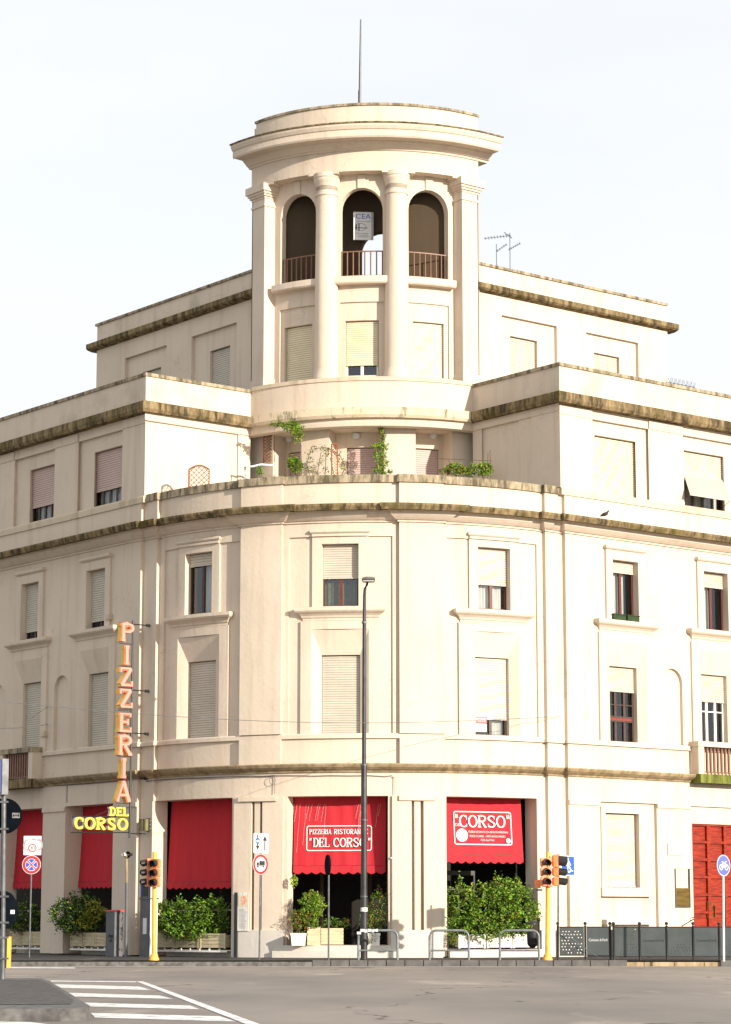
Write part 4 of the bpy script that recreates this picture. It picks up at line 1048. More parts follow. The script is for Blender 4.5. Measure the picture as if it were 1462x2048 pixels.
# smaller pots in the middle opening
def pot(px, py_top, py_bot, Y, wpx, label, blobs, n, lsz, weights, mat, slats=False, trail=None):
    a = at(px, py_bot, Y); h = (py_bot - py_top) * Y / FPX; w_ = wpx * Y / FPX
    th = empty('potted_plant', tuple(a), label, 'potted plant')
    mb = MB(); R_ = 0.08
    if slats:
        for i in range(5): mb.box((a.x, a.y, a.z + h * (i + 0.5) / 5), (w_, w_, h / 5 - 0.012), R_)
        mb.box((a.x, a.y, a.z + h / 2), (w_ - 0.03, w_ - 0.03, h - 0.01), R_)
    else:
        x_, y_ = w_ / 2, w_ / 2; q = 0.86
        vs = [(a.x + sx * x_ * k, a.y + sy * y_ * k, a.z + z) for z, k in ((0, q), (h - 0.07, 0.98), (h - 0.07, 1.04), (h, 1.04)) for sx, sy in ((-1, -1), (1, -1), (1, 1), (-1, 1))]
        mb.add(vs, [(3, 2, 1, 0), (12, 13, 14, 15)] + [(4 * l + i, 4 * l + (i + 1) % 4, 4 * l + 4 + (i + 1) % 4, 4 * l + 4 + i) for l in range(3) for i in range(4)])
    mb.build('pot', mat, th)
    mb = MB(); leaves(mb, blobs, n, lsz, (0, 1, 2, 3, 4, 5), weights, 0.3); build_leaves(mb, 'foliage', th, GREEN)
    stems(blobs, (a.x, a.y, a.z + h * 0.9), 6, 0.01).build('stems', 'bark', th)
ym = MAIN.at(7.3, 0).y
pot(597, 1867, 1891, ym - 0.2, 30, 'small white pot with rusty twigs and a trailing tuft at the left jamb', [blob(592, 1840, ym, 28, 44, .25), blob(605, 1845, ym, 30, 36, .25), blob(596, 1872, ym - .3, 24, 20, .12), blob(612, 1878, ym - .3, 8, 24, .08)], 1100, 0.055, (2, 1, 1.5, 0.6, 2.2, 0), 'planter_white')
pot(627, 1855, 1891, ym + 0.15, 26, 'slatted box with the round bushy shrub and red flowers behind the edge on road sign', [blob(622, 1802, ym, 46, 40, .35), blob(620, 1826, ym, 40, 56, .32), blob(632, 1812, ym, 34, 46, .3), blob(630, 1852, ym - .2, 22, 10, .15)], 2900, 0.065, (4, 1.2, 4.5, 2.2, 0.12, 0.03), 'planter_wood', True)
pot(663, 1857, 1889, ym + 0.9, 44, 'dark slatted box with a small bush in the shade inside the middle opening', [blob(690, 1846, ym + .9, 22, 24, .2), blob(665, 1846, ym + 1, 40, 22, .2)], 600, 0.06, (4, 3, 1, 0, 0.1, 0.1), 'planter_wood', True)
pot(748, 1867, 1895, ym - 0.05, 24, 'white pot with trailing green and a dark shrub behind the lamp post', [blob(757, 1815, ym + .3, 44, 70, .35), blob(750, 1846, ym, 40, 44, .3), blob(744, 1876, ym - .3, 20, 24, .12), blob(728, 1838, ym + .3, 24, 50, .25)], 2300, 0.06, (2.5, 4, 1, 1, 0.6, 0.04), 'planter_white')
mb = MB(); p = at(586, 1762, ym + 0.1); leaves(mb, [blob(588, 1763, ym + 0.1, 14, 24, .1)], 90, 0.10, (2, 3), (1, 1))
tag(build_leaves(mb, 'hanging_plant', None, GREEN, tuple(p)), 'sprig of bright leaves hanging at the left jamb just under the middle awning', 'hanging plant')
mb = MB(); p = at(906, 1879, MAIN.at(11.1, .2).y); leaves(mb, [blob(906, 1879, MAIN.at(11.1, .3).y, 17, 30, .15)], 420, 0.06, (0, 3, 1), (3, 2, 2))
tag(build_leaves(mb, 'round_shrub', None, GREEN, tuple(p)), 'little oval clipped shrub at the left foot of the big bush', 'shrub')

# ================================================================== awnings
def awning(s0, s1, px, py_line, py_low, off, label, fold=0.02):
    zl = pick(px, py_line, off + 0.12)[1]; zb = pick(px, py_low, off + 0.14)[1]
    A, B = MAIN.at(s0, off), MAIN.at(s1, off); ex = (B - A).normalized(); w_ = (B - A).length
    pl = Plane((A.x, A.y, 0), (ex.x, ex.y, 0)); zt = ZO + 0.02
    o = empty('awning', (A.x, A.y, zl), label, 'awning', 'red awnings in the ground floor openings')
    mb = MB(); nx, nz_ = 48, 14
    def d(x, z): f = (zt - z) / (zt - zl); return 0.16 * f + fold * sin(x * 5.3 + 1.3 * sin(z * 1.5)) * (0.3 + f) * 0.6 + 0.012 * sin(x * 13 + z)
    for i in range(nx):
        for j in range(nz_):
            x0, x1 = w_ * i / nx, w_ * (i + 1) / nx; z0, z1 = zl + (zt - zl) * j / nz_, zl + (zt - zl) * (j + 1) / nz_
            mb.quad(pl.p(x0, z0, d(x0, z0)), pl.p(x1, z0, d(x1, z0)), pl.p(x1, z1, d(x1, z1)), pl.p(x0, z1, d(x0, z1)))
    mb.build('cloth', 'awning', o, True)
    mb = MB(); ns = max(6, int(round(w_ / 0.31))); m = 8
    for k in range(ns * m):
        x0, x1 = w_ * k / (ns * m), w_ * (k + 1) / (ns * m)
        f = lambda x: zb + 0.07 * (1 - abs(sin(pi * x / (w_ / ns))))
        mb.quad(pl.p(x0, f(x0), 0.175), pl.p(x1, f(x1), 0.175), pl.p(x1, zl, 0.165), pl.p(x0, zl, 0.165))
    mb.build('valance', 'awning', o)
    mb = MB(); mb.tube([pl.p(0, zl, 0.15), pl.p(w_, zl, 0.15)], 0.018, 8); mb.build('bottom_bar', 'wood_dark', o)
    sl_ = 0.16 / (zt - zl); nv = Vector(pl.n); o_ = pl.o + nv * (0.16 * zt / (zt - zl)); pt = Plane(tuple(o_), tuple(pl.x)); pt.z = (Vector((0, 0, 1)) - nv * sl_); pt.n = nv
    def X_of(px):
        d_ = ray(px, 1665); po = pl.o + nv * 0.10; k_ = (po - Vector((0, 0, CZ))).dot(Vector((pl.n.x, pl.n.y, 0))) / Vector((d_.x, d_.y, 0)).dot(Vector((pl.n.x, pl.n.y, 0)))
        q_ = Vector((d_.x * k_, d_.y * k_, 0)) - Vector((po.x, po.y, 0)); return q_.dot(pl.x)
    awning.X = X_of
    return o, pt, w_, zl, zt
awning(-9.93, -6.97, 60, 1764, 1778, -0.46, 'plain deep red awning behind the no stopping sign')
awning(-5.38, -2.28, 195, 1763, 1777, -0.46, 'plain deep red awning behind the yellow letters of the hanging sign')
awning(0.02, 3.58, 405, 1763, 1778, -0.62, 'plain red awning hanging low above the glossy planter in three bays')
aw, pl, w_, zl, zt = awning(5.66, 8.94, 677, 1731, 1748, -0.60, 'red awning in the middle opening with two lines of white lettering in a frame')
def frame_line(mb, pl, x0, y0, x1, y1, t, d0, d1): stroke(mb, pl, rect(x0, y0, x1, y1, 0.07), t, 0.030, 0.034, closed=True)
X_ = awning.X; kx = (X_(743) - X_(614)) / 129.0; Zc = lambda py: zl + (1731 - py) * (1 / 61.0)
mb = MB(); frame_line(mb, pl, X_(614), Zc(1701), X_(743), Zc(1652), 0.03, 0, 0)
word(mb, pl, 'PIZZERIA', X_(619), Zc(1668.5), 5.6 * kx, 0.165, 0.026, 0.013, 0.008, 0.012, 0.030, 0.036)
word(mb, pl, 'RISTORANTE', X_(668), Zc(1668.5), 6.6 * kx, 0.165, 0.027, 0.013, 0.008, 0.010, 0.030, 0.036)
xe = word(mb, pl, 'DEL', X_(627), Zc(1694), 10.6 * kx, 0.30, 0.045, 0.02, 0.018, 0.014, 0.030, 0.036)
word(mb, pl, 'CORSO', X_(667), Zc(1694), 12.2 * kx, 0.30, 0.045, 0.022, 0.02, 0.016, 0.030, 0.036)
for x in (620.5, 623, 738, 740.5): stroke(mb, pl, [(X_(x), Zc(1676)), (X_(x - 1), Zc(1681))], 0.025, 0.030, 0.036)
mb.build('lettering', 'print_white', aw)
# string lights hanging over the middle awning
sl = MB()
for x in (588, 594, 600, 612, 618, 624, 636, 640, 648, 652, 717, 721, 723, 757, 762):
    z0 = zt - 0.25; z1 = zt - random.uniform(0.6, 1.9); pts = [pl.p(X_(x) - 0.012 * k + 0.008 * sin(k * 1.7 + x), z0 + (z1 - z0) * k / 8, 0.05) for k in range(9)]
    sl.tube(pts, 0.0022, 4)
    for k in range(2, 9, 2): sl.lathe(pts[k], [(0.0, -0.009), (0.009, 0), (0.0, 0.009)], 6)
o = sl.build('string_lights', 'print_white', None, org=pl.p(w_ / 2, zt - 1, 0.2)); tag(o, 'thin strings of small lights hanging in front of the middle red awning', 'string lights')
aw, pl, w_, zl, zt = awning(10.80, 14.12, 975, 1709, 1727, -0.60, 'red awning with a white framed panel of lettering and two white discs')
X_ = awning.X; kx = (X_(1022) - X_(908)) / 114.0; Zc = lambda py: zl + (1709 - py) * (1 / 60.5)
mb = MB(); frame_line(mb, pl, X_(908), Zc(1689), X_(1022), Zc(1624), 0.035, 0, 0)
word(mb, pl, 'CORSO', X_(918), Zc(1655), 17.6 * kx, 0.40, 0.062, 0.028, 0.03, 0.02, 0.030, 0.036)
for x in (911.5, 914.5, 1014, 1017.5): stroke(mb, pl, [(X_(x), Zc(1629)), (X_(x + 1), Zc(1637))], 0.035, 0.030, 0.036)
flat(mb, pl, disc(X_(923), Zc(1671), 0.215), 0.03, 0.034); flat(mb, pl, disc(X_(1015), Zc(1681), 0.085), 0.03, 0.034)
mb.build('lettering', 'print_white', aw)
printed('small_lettering', 'DEL', pl, X_(910), Zc(1653), 0.13, 'print_white', aw, 0.036)
for i, (tx, x, y, wd) in enumerate((('PIZZERIA RISTORANTE CON SPECIALITÀ MERIDIONALI', 936, 1666, 79), ('PESCE E CARNE', 938, 1674.5, 28), ('- APERTI ANCHE A PRANZO', 969, 1674.5, 40), ('PIZZA ALLA PALA', 960, 1682, 27))):
    printed('small_lettering', tx, pl, X_(x), Zc(y), 0.095, 'print_white', aw, 0.036, wd * kx)

# ================================================================== hanging neon sign
P0 = MAIN.at(-0.36, 0.14); PS = Plane((P0.x, P0.y, 0), (U.x, U.y, 0))
def bx(px):                                              # sign coordinate of a photo column (0 at the wall, negative outwards)
    d = ray(px, 1500); h = Vector((d.x, d.y)); k = P0.dot(V) / h.dot(V); return (h * k - P0).dot(U)
def bz(px, py):
    d = ray(px, py); h = Vector((d.x, d.y)); k = P0.dot(V) / h.dot(V); return CZ + k * d.z
SG = empty('hanging_sign', (P0.x, P0.y, 5.0), 'tall sign of separate salmon and yellow letters bracketed off the facade on a dark pole', 'sign')
mb = MB(); xp = bx(262)
mb.tube([PS.p(xp, bz(262, 1676), 0), PS.p(xp, bz(262, 1240), 0)], 0.035, 8); mb.build('pole', 'black_iron', SG)
mb = MB()
for y in (1248, 1380, 1466, 1556): mb.tube([PS.p(xp, bz(262, y), 0), PS.p(-0.02, bz(262, y), 0)], 0.022, 6); mb.tube([PS.p(-0.14, bz(262, y), 0), PS.p(0, bz(262, y), 0)], 0.05, 8)
mb.tube([PS.p(xp, bz(262, 1667), 0), PS.p(-0.05, bz(262, 1667), 0)], 0.02, 6)
for y in (1246, 1288, 1333, 1376, 1419, 1422, 1467, 1513, 1560, 1607): mb.tube([PS.p(xp, bz(262, y), -0.05), PS.p(bx(236), bz(262, y), -0.05)], 0.013, 5)
split_build(mb, 'bracket', 'black_iron', SG)
def sign_letter(ch, x0, x1, y0, y1, t, th, face, side, rim, dep=0.10):
    a, b_ = bx(x0), bx(x1); zt_, zb_ = bz(250, y0), bz(250, y1)
    mb = MB(); glyph(mb, PS, ch, a, zb_, b_ - a, zt_ - zb_, t, th, 0.03, -dep, dep); o = mb.build('letter', side, SG)
    mb = MB(); glyph(mb, PS, ch, a, zb_, b_ - a, zt_ - zb_, t * 1.06, th * 1.1, 0.03, dep + 0.012, dep + 0.022); mb.build('rim', rim, o)
    if rim != face:
        mb = MB(); glyph(mb, PS, ch, a, zb_, b_ - a, zt_ - zb_, t * 0.74, th * 0.62, 0.015, dep + 0.034, dep + 0.05); mb.build('face', face, o)
for ch, x0, x1, y0, y1 in (('P', 234, 261, 1247, 1284), ('I', 236, 257, 1292, 1330), ('Z', 233, 259, 1336, 1373), ('Z', 233, 259, 1379, 1416), ('E', 233, 258, 1426, 1465), ('R', 232, 260, 1471, 1511), ('I', 233, 255, 1517, 1557), ('A', 228, 260, 1563, 1604)):
    sign_letter(ch, x0, x1, y0, y1, 0.15 if ch not in 'A' else 0.165, 0.10, 'neon_pink', 'neon_side', 'neon_red')
for ch, x0, x1 in (('D', 220, 231), ('E', 234, 244), ('L', 247, 257)): sign_letter(ch, x0, x1, 1615, 1633, 0.075, 0.05, 'neon_yellow', 'cab_pale', 'neon_yellow', 0.05)
for ch, x0, x1 in (('C', 150, 168), ('O', 171, 190), ('R', 193, 211), ('S', 215, 232), ('O', 236, 255)): sign_letter(ch, x0, x1, 1637, 1661, 0.10, 0.052, 'neon_yellow', 'cab_pale', 'neon_yellow', 0.06)
mb = MB()
for y in (1633.5, 1665): mb.tube([PS.p(bx(146), bz(150, y), -0.05), PS.p(xp, bz(262, y), -0.05)], 0.02, 6)
for x in (146, 262): mb.tube([PS.p(bx(x), bz(250, 1633), -0.05), PS.p(bx(x), bz(250, 1666), -0.05)], 0.02, 6)
mb.tube([PS.p(bx(192), bz(250, 1634), 0), PS.p(bx(240), bz(250, 1612), 0)], 0.012, 5); mb.build('letter_frame', 'black_iron', SG)
sb_ = empty('flood_light', PS.p(-0.3, bz(285, 1652), 0), 'olive box with a small black lamp beside the foot of the hanging sign', 'flood light')
mb = MB(); c = PS.p(bx(286), bz(286, 1650), 0.1); mb.box(c, (0.26, 0.2, 0.40), AL); mb.build('box', 'olive', sb_)
mb = MB(); c = PS.p(bx(296), bz(296, 1650), 0.12); mb.box(c, (0.14, 0.22, 0.44), AL); mb.build('lamp_housing', 'black_iron', sb_)
mb = MB()
for k in (-0.13, 0, 0.13): q = PS.p(bx(296), bz(296, 1650) + k, 0.235); mb.lathe(q, [(0.0, -0.035), (0.035, 0), (0.0, 0.035)], 8)
mb.build('lens', 'sign_white', sb_)

# ================================================================== street lamp
YL = 75.5
bp = at(728, 1914, YL); tpz = at(735, 1163, YL)
LP = empty('street_lamp', (bp.x, bp.y, PZ(YL)), 'tall slim street lamp standing before the middle awning', 'street lamp')
mb = MB(); z0 = PZ(YL); zA = at(728, 1530, YL).z; zB = at(730, 1245, YL).z; zC = at(733, 1190, YL).z
xt = at(731.5, 1245, YL).x
mb.lathe((bp.x, YL, 0), [(0.105, z0), (0.105, z0 + 1.0), (0.098, z0 + 2.2), (0.09, zA - 0.02), (0.088, zA)], 20); o = mb.build('pole', 'lamp_metal', LP, True)
mb = MB(); mb.tube([(bp.x, YL, zA), (bp.x + 0.01, YL, zB), (bp.x + 0.015, YL, zC), (bp.x + 0.03, YL - 0.02, zC + 0.2), (tpz.x - 0.02, YL - 0.1, tpz.z - 0.12), (tpz.x, YL - 0.14, tpz.z - 0.04)], [0.068, 0.06, 0.05, 0.045, 0.04, 0.035], 14); mb.build('upper_pole', 'lamp_metal', LP, True)
mb = MB()
for z in (zA, at(0, 1640, YL).z, at(0, 1793, YL).z): mb.lathe((bp.x, YL, z), [(0.10, -0.02), (0.112, -0.02), (0.112, 0.02), (0.10, 0.02)], 18)
mb.lathe((bp.x, YL, zB), [(0.06, -0.03), (0.075, -0.03), (0.075, 0.03), (0.06, 0.03)], 14); mb.build('collar', 'steel', LP)
mb = MB(); c = at(737, 1159.5, YL - 0.2)
sec = [(-0.21, 0.0), (-0.19, 0.045), (-0.08, 0.075), (0.08, 0.075), (0.2, 0.045), (0.21, 0.0), (0.20, -0.03), (-0.20, -0.03)]
vs = [(c.x + x, c.y + dy, c.z + z * sc) for dy, sc in ((-0.30, 0.55), (-0.22, 0.95), (0.25, 1.0), (0.32, 0.6)) for x, z in sec]; n = 8
mb.add(vs, [tuple(range(8)), tuple(range(24, 32))] + [(r * n + i, r * n + (i + 1) % n, (r + 1) * n + (i + 1) % n, (r + 1) * n + i) for r in range(3) for i in range(n)])
mb.build('lamp_head', 'steel', LP, False)
mb = MB(); mb.box((c.x, c.y, c.z - 0.05), (0.34, 0.42, 0.035)); mb.build('lamp_glass', 'curtain', LP)
mb = MB(); q = at(730, 1819, YL); mb.lathe((bp.x, YL, q.z), [(0.107, -0.06), (0.107, 0.06)], 20); mb.build('sticker', 'sign_white', LP)

# ================================================================== road signs
def sign_root(px, Y, label, cat='road sign', grp=None):
    p = at(px, 1915, Y); return empty('road_sign', (p.x, Y, PZ(Y)), label, cat, grp), p.x
def facing(px, py, Y, yaw):
    p = at(px, py, Y); return Plane(tuple(p), (cos(yaw), sin(yaw), 0))
def post(root, x0, x1, Y, ztop, r=0.028, mat='steel', dy=0.05):
    mb = MB(); mb.tube([(x0, Y + dy, PZ(Y)), (x1, Y + dy, ztop)], r, 10); mb.build('post', mat, root, True)
def layer(root, name, mat, fn):
    mb = MB(); fn(mb); return mb.build(name, mat, root)
# no stopping sign with the zone plate
Y = 80.0; r_, x = sign_root(58, Y, 'round red and blue no stopping sign under a white zone 30 plate'); post(r_, x, at(64, 1675, Y).x, Y, at(64, 1676, Y).z)
pl = facing(63, 1729.5, Y, radians(0)); k = Y / FPX
layer(r_, 'disc', 'sign_white', lambda m: flat(m, pl, disc(0, 0, 0.305), -0.01, 0.006))
layer(r_, 'ring', 'sign_red', lambda m: stroke(m, pl, disc(0, 0, 0.245, 32), 0.085, 0.006, 0.010, True))
def quad4(m):
    for a in (0, 90, 180, 270): flat(m, pl, [(0.05 * cos(radians(a)), 0.05 * sin(radians(a)))] + [(0.185 * cos(radians(a + t)), 0.185 * sin(radians(a + t))) for t in (-32, -15, 0, 15, 32)], 0.006, 0.009, False)
layer(r_, 'blue_field', 'sign_blue', quad4)
layer(r_, 'red_cross', 'sign_red', lambda m: [stroke(m, pl, [(-0.15, 0.15 * s_), (0.15, -0.15 * s_)], 0.035, 0.010 + 0.001 * s_, 0.012 + 0.001 * s_) for s_ in (-1, 1)])
p2 = facing(65, 1691, Y, 0)
layer(r_, 'zone_plate', 'sign_white', lambda m: flat(m, p2, rect(-0.29, -0.31, 0.29, 0.31, 0.02), -0.01, 0.004))
layer(r_, 'plate_pattern', 'print_grey', lambda m: [stroke(m, p2, el(cx, 0.02, 0.10, 0.16, a, b_), 0.07, 0.004, 0.006) for cx, a, b_ in ((-0.17, 60, 290), (0.2, -110, 120))])
layer(r_, 'speed_disc', 'sign_white', lambda m: flat(m, p2, disc(0.0, -0.08, 0.125), 0.004, 0.008))
layer(r_, 'speed_ring', 'sign_red', lambda m: stroke(m, p2, disc(0.0, -0.08, 0.12, 24), 0.03, 0.008, 0.012, True))
printed('digits', '30', p2, 0.0, -0.13, 0.15, 'print_black', r_, 0.012, 0.15, 'CENTER'); printed('zone_word', 'ZONA', p2, 0.0, 0.17, 0.10, 'print_black', r_, 0.008, 0.22, 'CENTER')
# truck sign
Y = 75.0; yw = radians(43); r_, x = sign_root(518.5, Y, 'red ringed no lorries sign under a white plate with arrows'); post(r_, x, at(522, 1668, Y).x, Y, at(522, 1670, Y).z)
pl = facing(521, 1728.5, Y, yw)
layer(r_, 'disc', 'sign_white', lambda m: flat(m, pl, disc(0, 0, 0.31), -0.01, 0.006))
layer(r_, 'ring', 'sign_red', lambda m: stroke(m, pl, disc(0, 0, 0.262, 32), 0.075, 0.006, 0.010, True))
layer(r_, 'lorry_symbol', 'print_black', lambda m: (flat(m, pl, rect(-0.05, -0.03, 0.17, 0.10), 0.006, 0.010), flat(m, pl, [(-0.17, -0.03), (-0.065, -0.03), (-0.065, 0.06), (-0.13, 0.06), (-0.17, 0.02)], 0.006, 0.009), flat(m, pl, rect(-0.17, -0.055, 0.17, -0.038), 0.006, 0.010), flat(m, pl, disc(-0.11, -0.075, 0.032, 16), 0.006, 0.011), flat(m, pl, disc(0.10, -0.075, 0.032, 16), 0.006, 0.011)))
p2 = facing(522, 1686.5, Y, yw)
layer(r_, 'plate', 'sign_white', lambda m: flat(m, p2, rect(-0.30, -0.30, 0.30, 0.30, 0.02), -0.01, 0.006))
layer(r_, 'arrow', 'print_black', lambda m: (stroke(m, p2, [(0.15, -0.22), (0.15, 0.1)], 0.05, 0.006, 0.010), flat(m, p2, [(0.06, 0.08), (0.24, 0.08), (0.15, 0.23)], 0.006, 0.011)))
layer(r_, 'arrow', 'print_black', lambda m: (stroke(m, p2, [(-0.14, 0.26), (-0.14, -0.08)], 0.05, 0.006, 0.010), flat(m, p2, [(-0.22, -0.08), (-0.06, -0.08), (-0.14, -0.21)], 0.006, 0.011)))
layer(r_, 'bicycle_disc', 'sign_blue', lambda m: flat(m, p2, disc(-0.14, 0.07, 0.095, 24), 0.006, 0.014))
layer(r_, 'bicycle_symbol', 'sign_white', lambda m: (stroke(m, p2, disc(-0.18, 0.055, 0.028, 14), 0.012, 0.014, 0.018, True), stroke(m, p2, disc(-0.10, 0.055, 0.028, 14), 0.012, 0.014, 0.018, True), stroke(m, p2, [(-0.18, 0.055), (-0.15, 0.10), (-0.11, 0.10), (-0.10, 0.055)], 0.010, 0.014, 0.019)))
layer(r_, 'divider', 'neon_side', lambda m: stroke(m, p2, [(0.01, -0.24), (0.01, 0.24)], 0.022, 0.006, 0.010))
# edge on disc
Y = 75.0; r_, x = sign_root(657, Y, 'round road sign seen almost edge on in front of the middle awning'); post(r_, x, at(657.5, 1712, Y).x, Y, at(657, 1710, Y).z)
pl = facing(655.5, 1730, Y, radians(-76))
layer(r_, 'disc', 'sign_back', lambda m: flat(m, pl, disc(0, 0, 0.31), -0.03, 0.03))
layer(r_, 'clamp', 'steel', lambda m: [m.box((x + 0.01, Y + 0.03, at(657, yy, Y).z), (0.09, 0.10, 0.035)) for yy in (1715, 1746)])
# bicycle sign
Y = 72.0; r_, x = sign_root(1448, Y, 'round blue bicycle sign on a pale post by the fence'); post(r_, x, at(1447.5, 1750, Y).x, Y, at(1447, 1720, Y).z, 0.034, 'sign_white')
pl = facing(1447, 1731, Y, radians(44))
layer(r_, 'disc', 'sign_white', lambda m: flat(m, pl, disc(0, 0, 0.31), -0.01, 0.006))
layer(r_, 'blue_field', 'bike_blue', lambda m: flat(m, pl, disc(0, 0, 0.285), 0.006, 0.010, False))
def bike(m):
    for cx in (-0.125, 0.125): stroke(m, pl, disc(cx, -0.05, 0.075, 24), 0.028, 0.010, 0.014, True)
    for i, q in enumerate(([(-0.125, -0.05), (-0.06, 0.07), (0.08, 0.07), (0.125, -0.05)], [(-0.125, -0.05), (0.0, -0.06), (0.08, 0.07)], [(0.0, -0.06), (-0.075, 0.10)], [(-0.11, 0.105), (-0.03, 0.105)], [(0.08, 0.07), (0.07, 0.12), (0.13, 0.12)])):
        stroke(m, pl, q, 0.022, 0.010, 0.015 + 0.001 * i)
layer(r_, 'bicycle_symbol', 'sign_white', bike)
# underpass sign
Y = 76.0; r_, x = sign_root(1116.5, Y, 'blue square pedestrian underpass sign beside the right traffic light'); post(r_, x, at(1117, 1711, Y).x, Y, at(1117, 1708, Y).z, 0.03)
pl = facing(1135.5, 1731.5, Y, radians(42))
layer(r_, 'plate', 'sign_white', lambda m: flat(m, pl, rect(-0.305, -0.305, 0.305, 0.305, 0.03), -0.01, 0.006))
layer(r_, 'blue_field', 'sign_blue', lambda m: flat(m, pl, rect(-0.28, -0.28, 0.28, 0.28, 0.02), 0.006, 0.010, False))
def walker(m):
    flat(m, pl, disc(0.0, 0.21, 0.035, 16), 0.010, 0.014)
    for i, (q, w_) in enumerate((([(0.0, 0.165), (0.01, 0.0)], 0.085), ([(-0.01, 0.15), (-0.09, 0.05), (-0.07, -0.0)], 0.03), ([(0.02, 0.15), (0.09, 0.06), (0.11, 0.0)], 0.03), ([(-0.01, 0.0), (-0.03, -0.17)], 0.045), ([(0.02, 0.0), (0.09, -0.08), (0.13, -0.14)], 0.045), ([(-0.2, -0.21), (-0.05, -0.21), (-0.05, -0.185), (0.08, -0.185), (0.08, -0.155), (0.22, -0.155)], 0.03))):
        stroke(m, pl, q, w_, 0.010, 0.015 + 0.001 * i)
layer(r_, 'walker_symbol', 'sign_white', walker)
# near post at the left edge with signs seen from behind
Y = 45.5; pb = at(5, 1953, Y)
r_ = empty('road_sign', (pb.x, Y, pb.z), 'near grey post at the left edge with two dark round signs seen from behind', 'road sign')
mb = MB(); mb.tube([(pb.x, Y, pb.z - 0.05), (at(8, 1545, Y).x, Y, at(8, 1545, Y).z)], 0.047, 12); mb.build('post', 'steel', r_, True)
pl = facing(9, 1632, Y + 0.08, 0.0); layer(r_, 'disc', 'sign_back', lambda m: flat(m, pl, disc(0, 0, 0.33, 40), -0.01, 0.01))
p2 = facing(6, 1820, Y + 0.08, radians(48)); layer(r_, 'disc', 'sign_back', lambda m: flat(m, p2, disc(0, 0, 0.35, 40), -0.01, 0.01))
layer(r_, 'sticker', 'print_grey', lambda m: [stroke(m, pl, rect(0.15, -0.03, 0.28, 0.05), 0.008, 0.010, 0.013, True), flat(m, pl, rect(0.17, -0.01, 0.26, 0.0), 0.01, 0.013), flat(m, pl, rect(0.17, 0.02, 0.26, 0.03), 0.01, 0.013)])
layer(r_, 'sticker', 'sign_white', lambda m: flat(m, p2, rect(0.17, -0.07, 0.27, 0.0), 0.010, 0.013))
layer(r_, 'clamp', 'steel', lambda m: [m.box((at(8, yy, Y).x, Y, at(8, yy, Y).z), (0.16, 0.12, 0.035)) for yy in (1604, 1658, 1793, 1845, 1875, 1917)])
bx_ = empty('box_sign', tuple(at(8, 1555, Y)), 'silver edged blue box sign at the very top of the near left post', 'sign')
mb = MB(); c = at(4, 1555, Y); mb.box(tuple(c), (0.60, 0.12, 0.66), radians(110)); mb.build('casing', 'steel', bx_)
n_ = Vector((-sin(radians(70)), -cos(radians(70)), 0)); mb = MB(); ctr = c + n_ * 0.061; pbx = Plane(tuple(ctr), (cos(radians(70)), -sin(radians(70)), 0))
flat(mb, pbx, rect(-0.27, -0.30, 0.27, 0.30, 0.03), 0.0, 0.006); mb.build('blue_face', 'sign_blue', bx_)
# yellow bollard
Y = 71.0; c = at(10, 1925, Y); yb_ = empty('bollard', (c.x, Y, zr(Y)), 'black bollard with a yellow front strip at the left edge', 'bollard')
h = 59 * Y / FPX
mb = MB(); mb.box((c.x - 0.02, Y, zr(Y) + h / 2), (0.20, 0.16, h)); mb.build('body', 'black_iron', yb_)
mb = MB(); mb.box((c.x + 0.11, Y - 0.01, zr(Y) + h / 2 + 0.01), (0.10, 0.17, h + 0.03)); mb.build('yellow_strip', 'yellow', yb_)

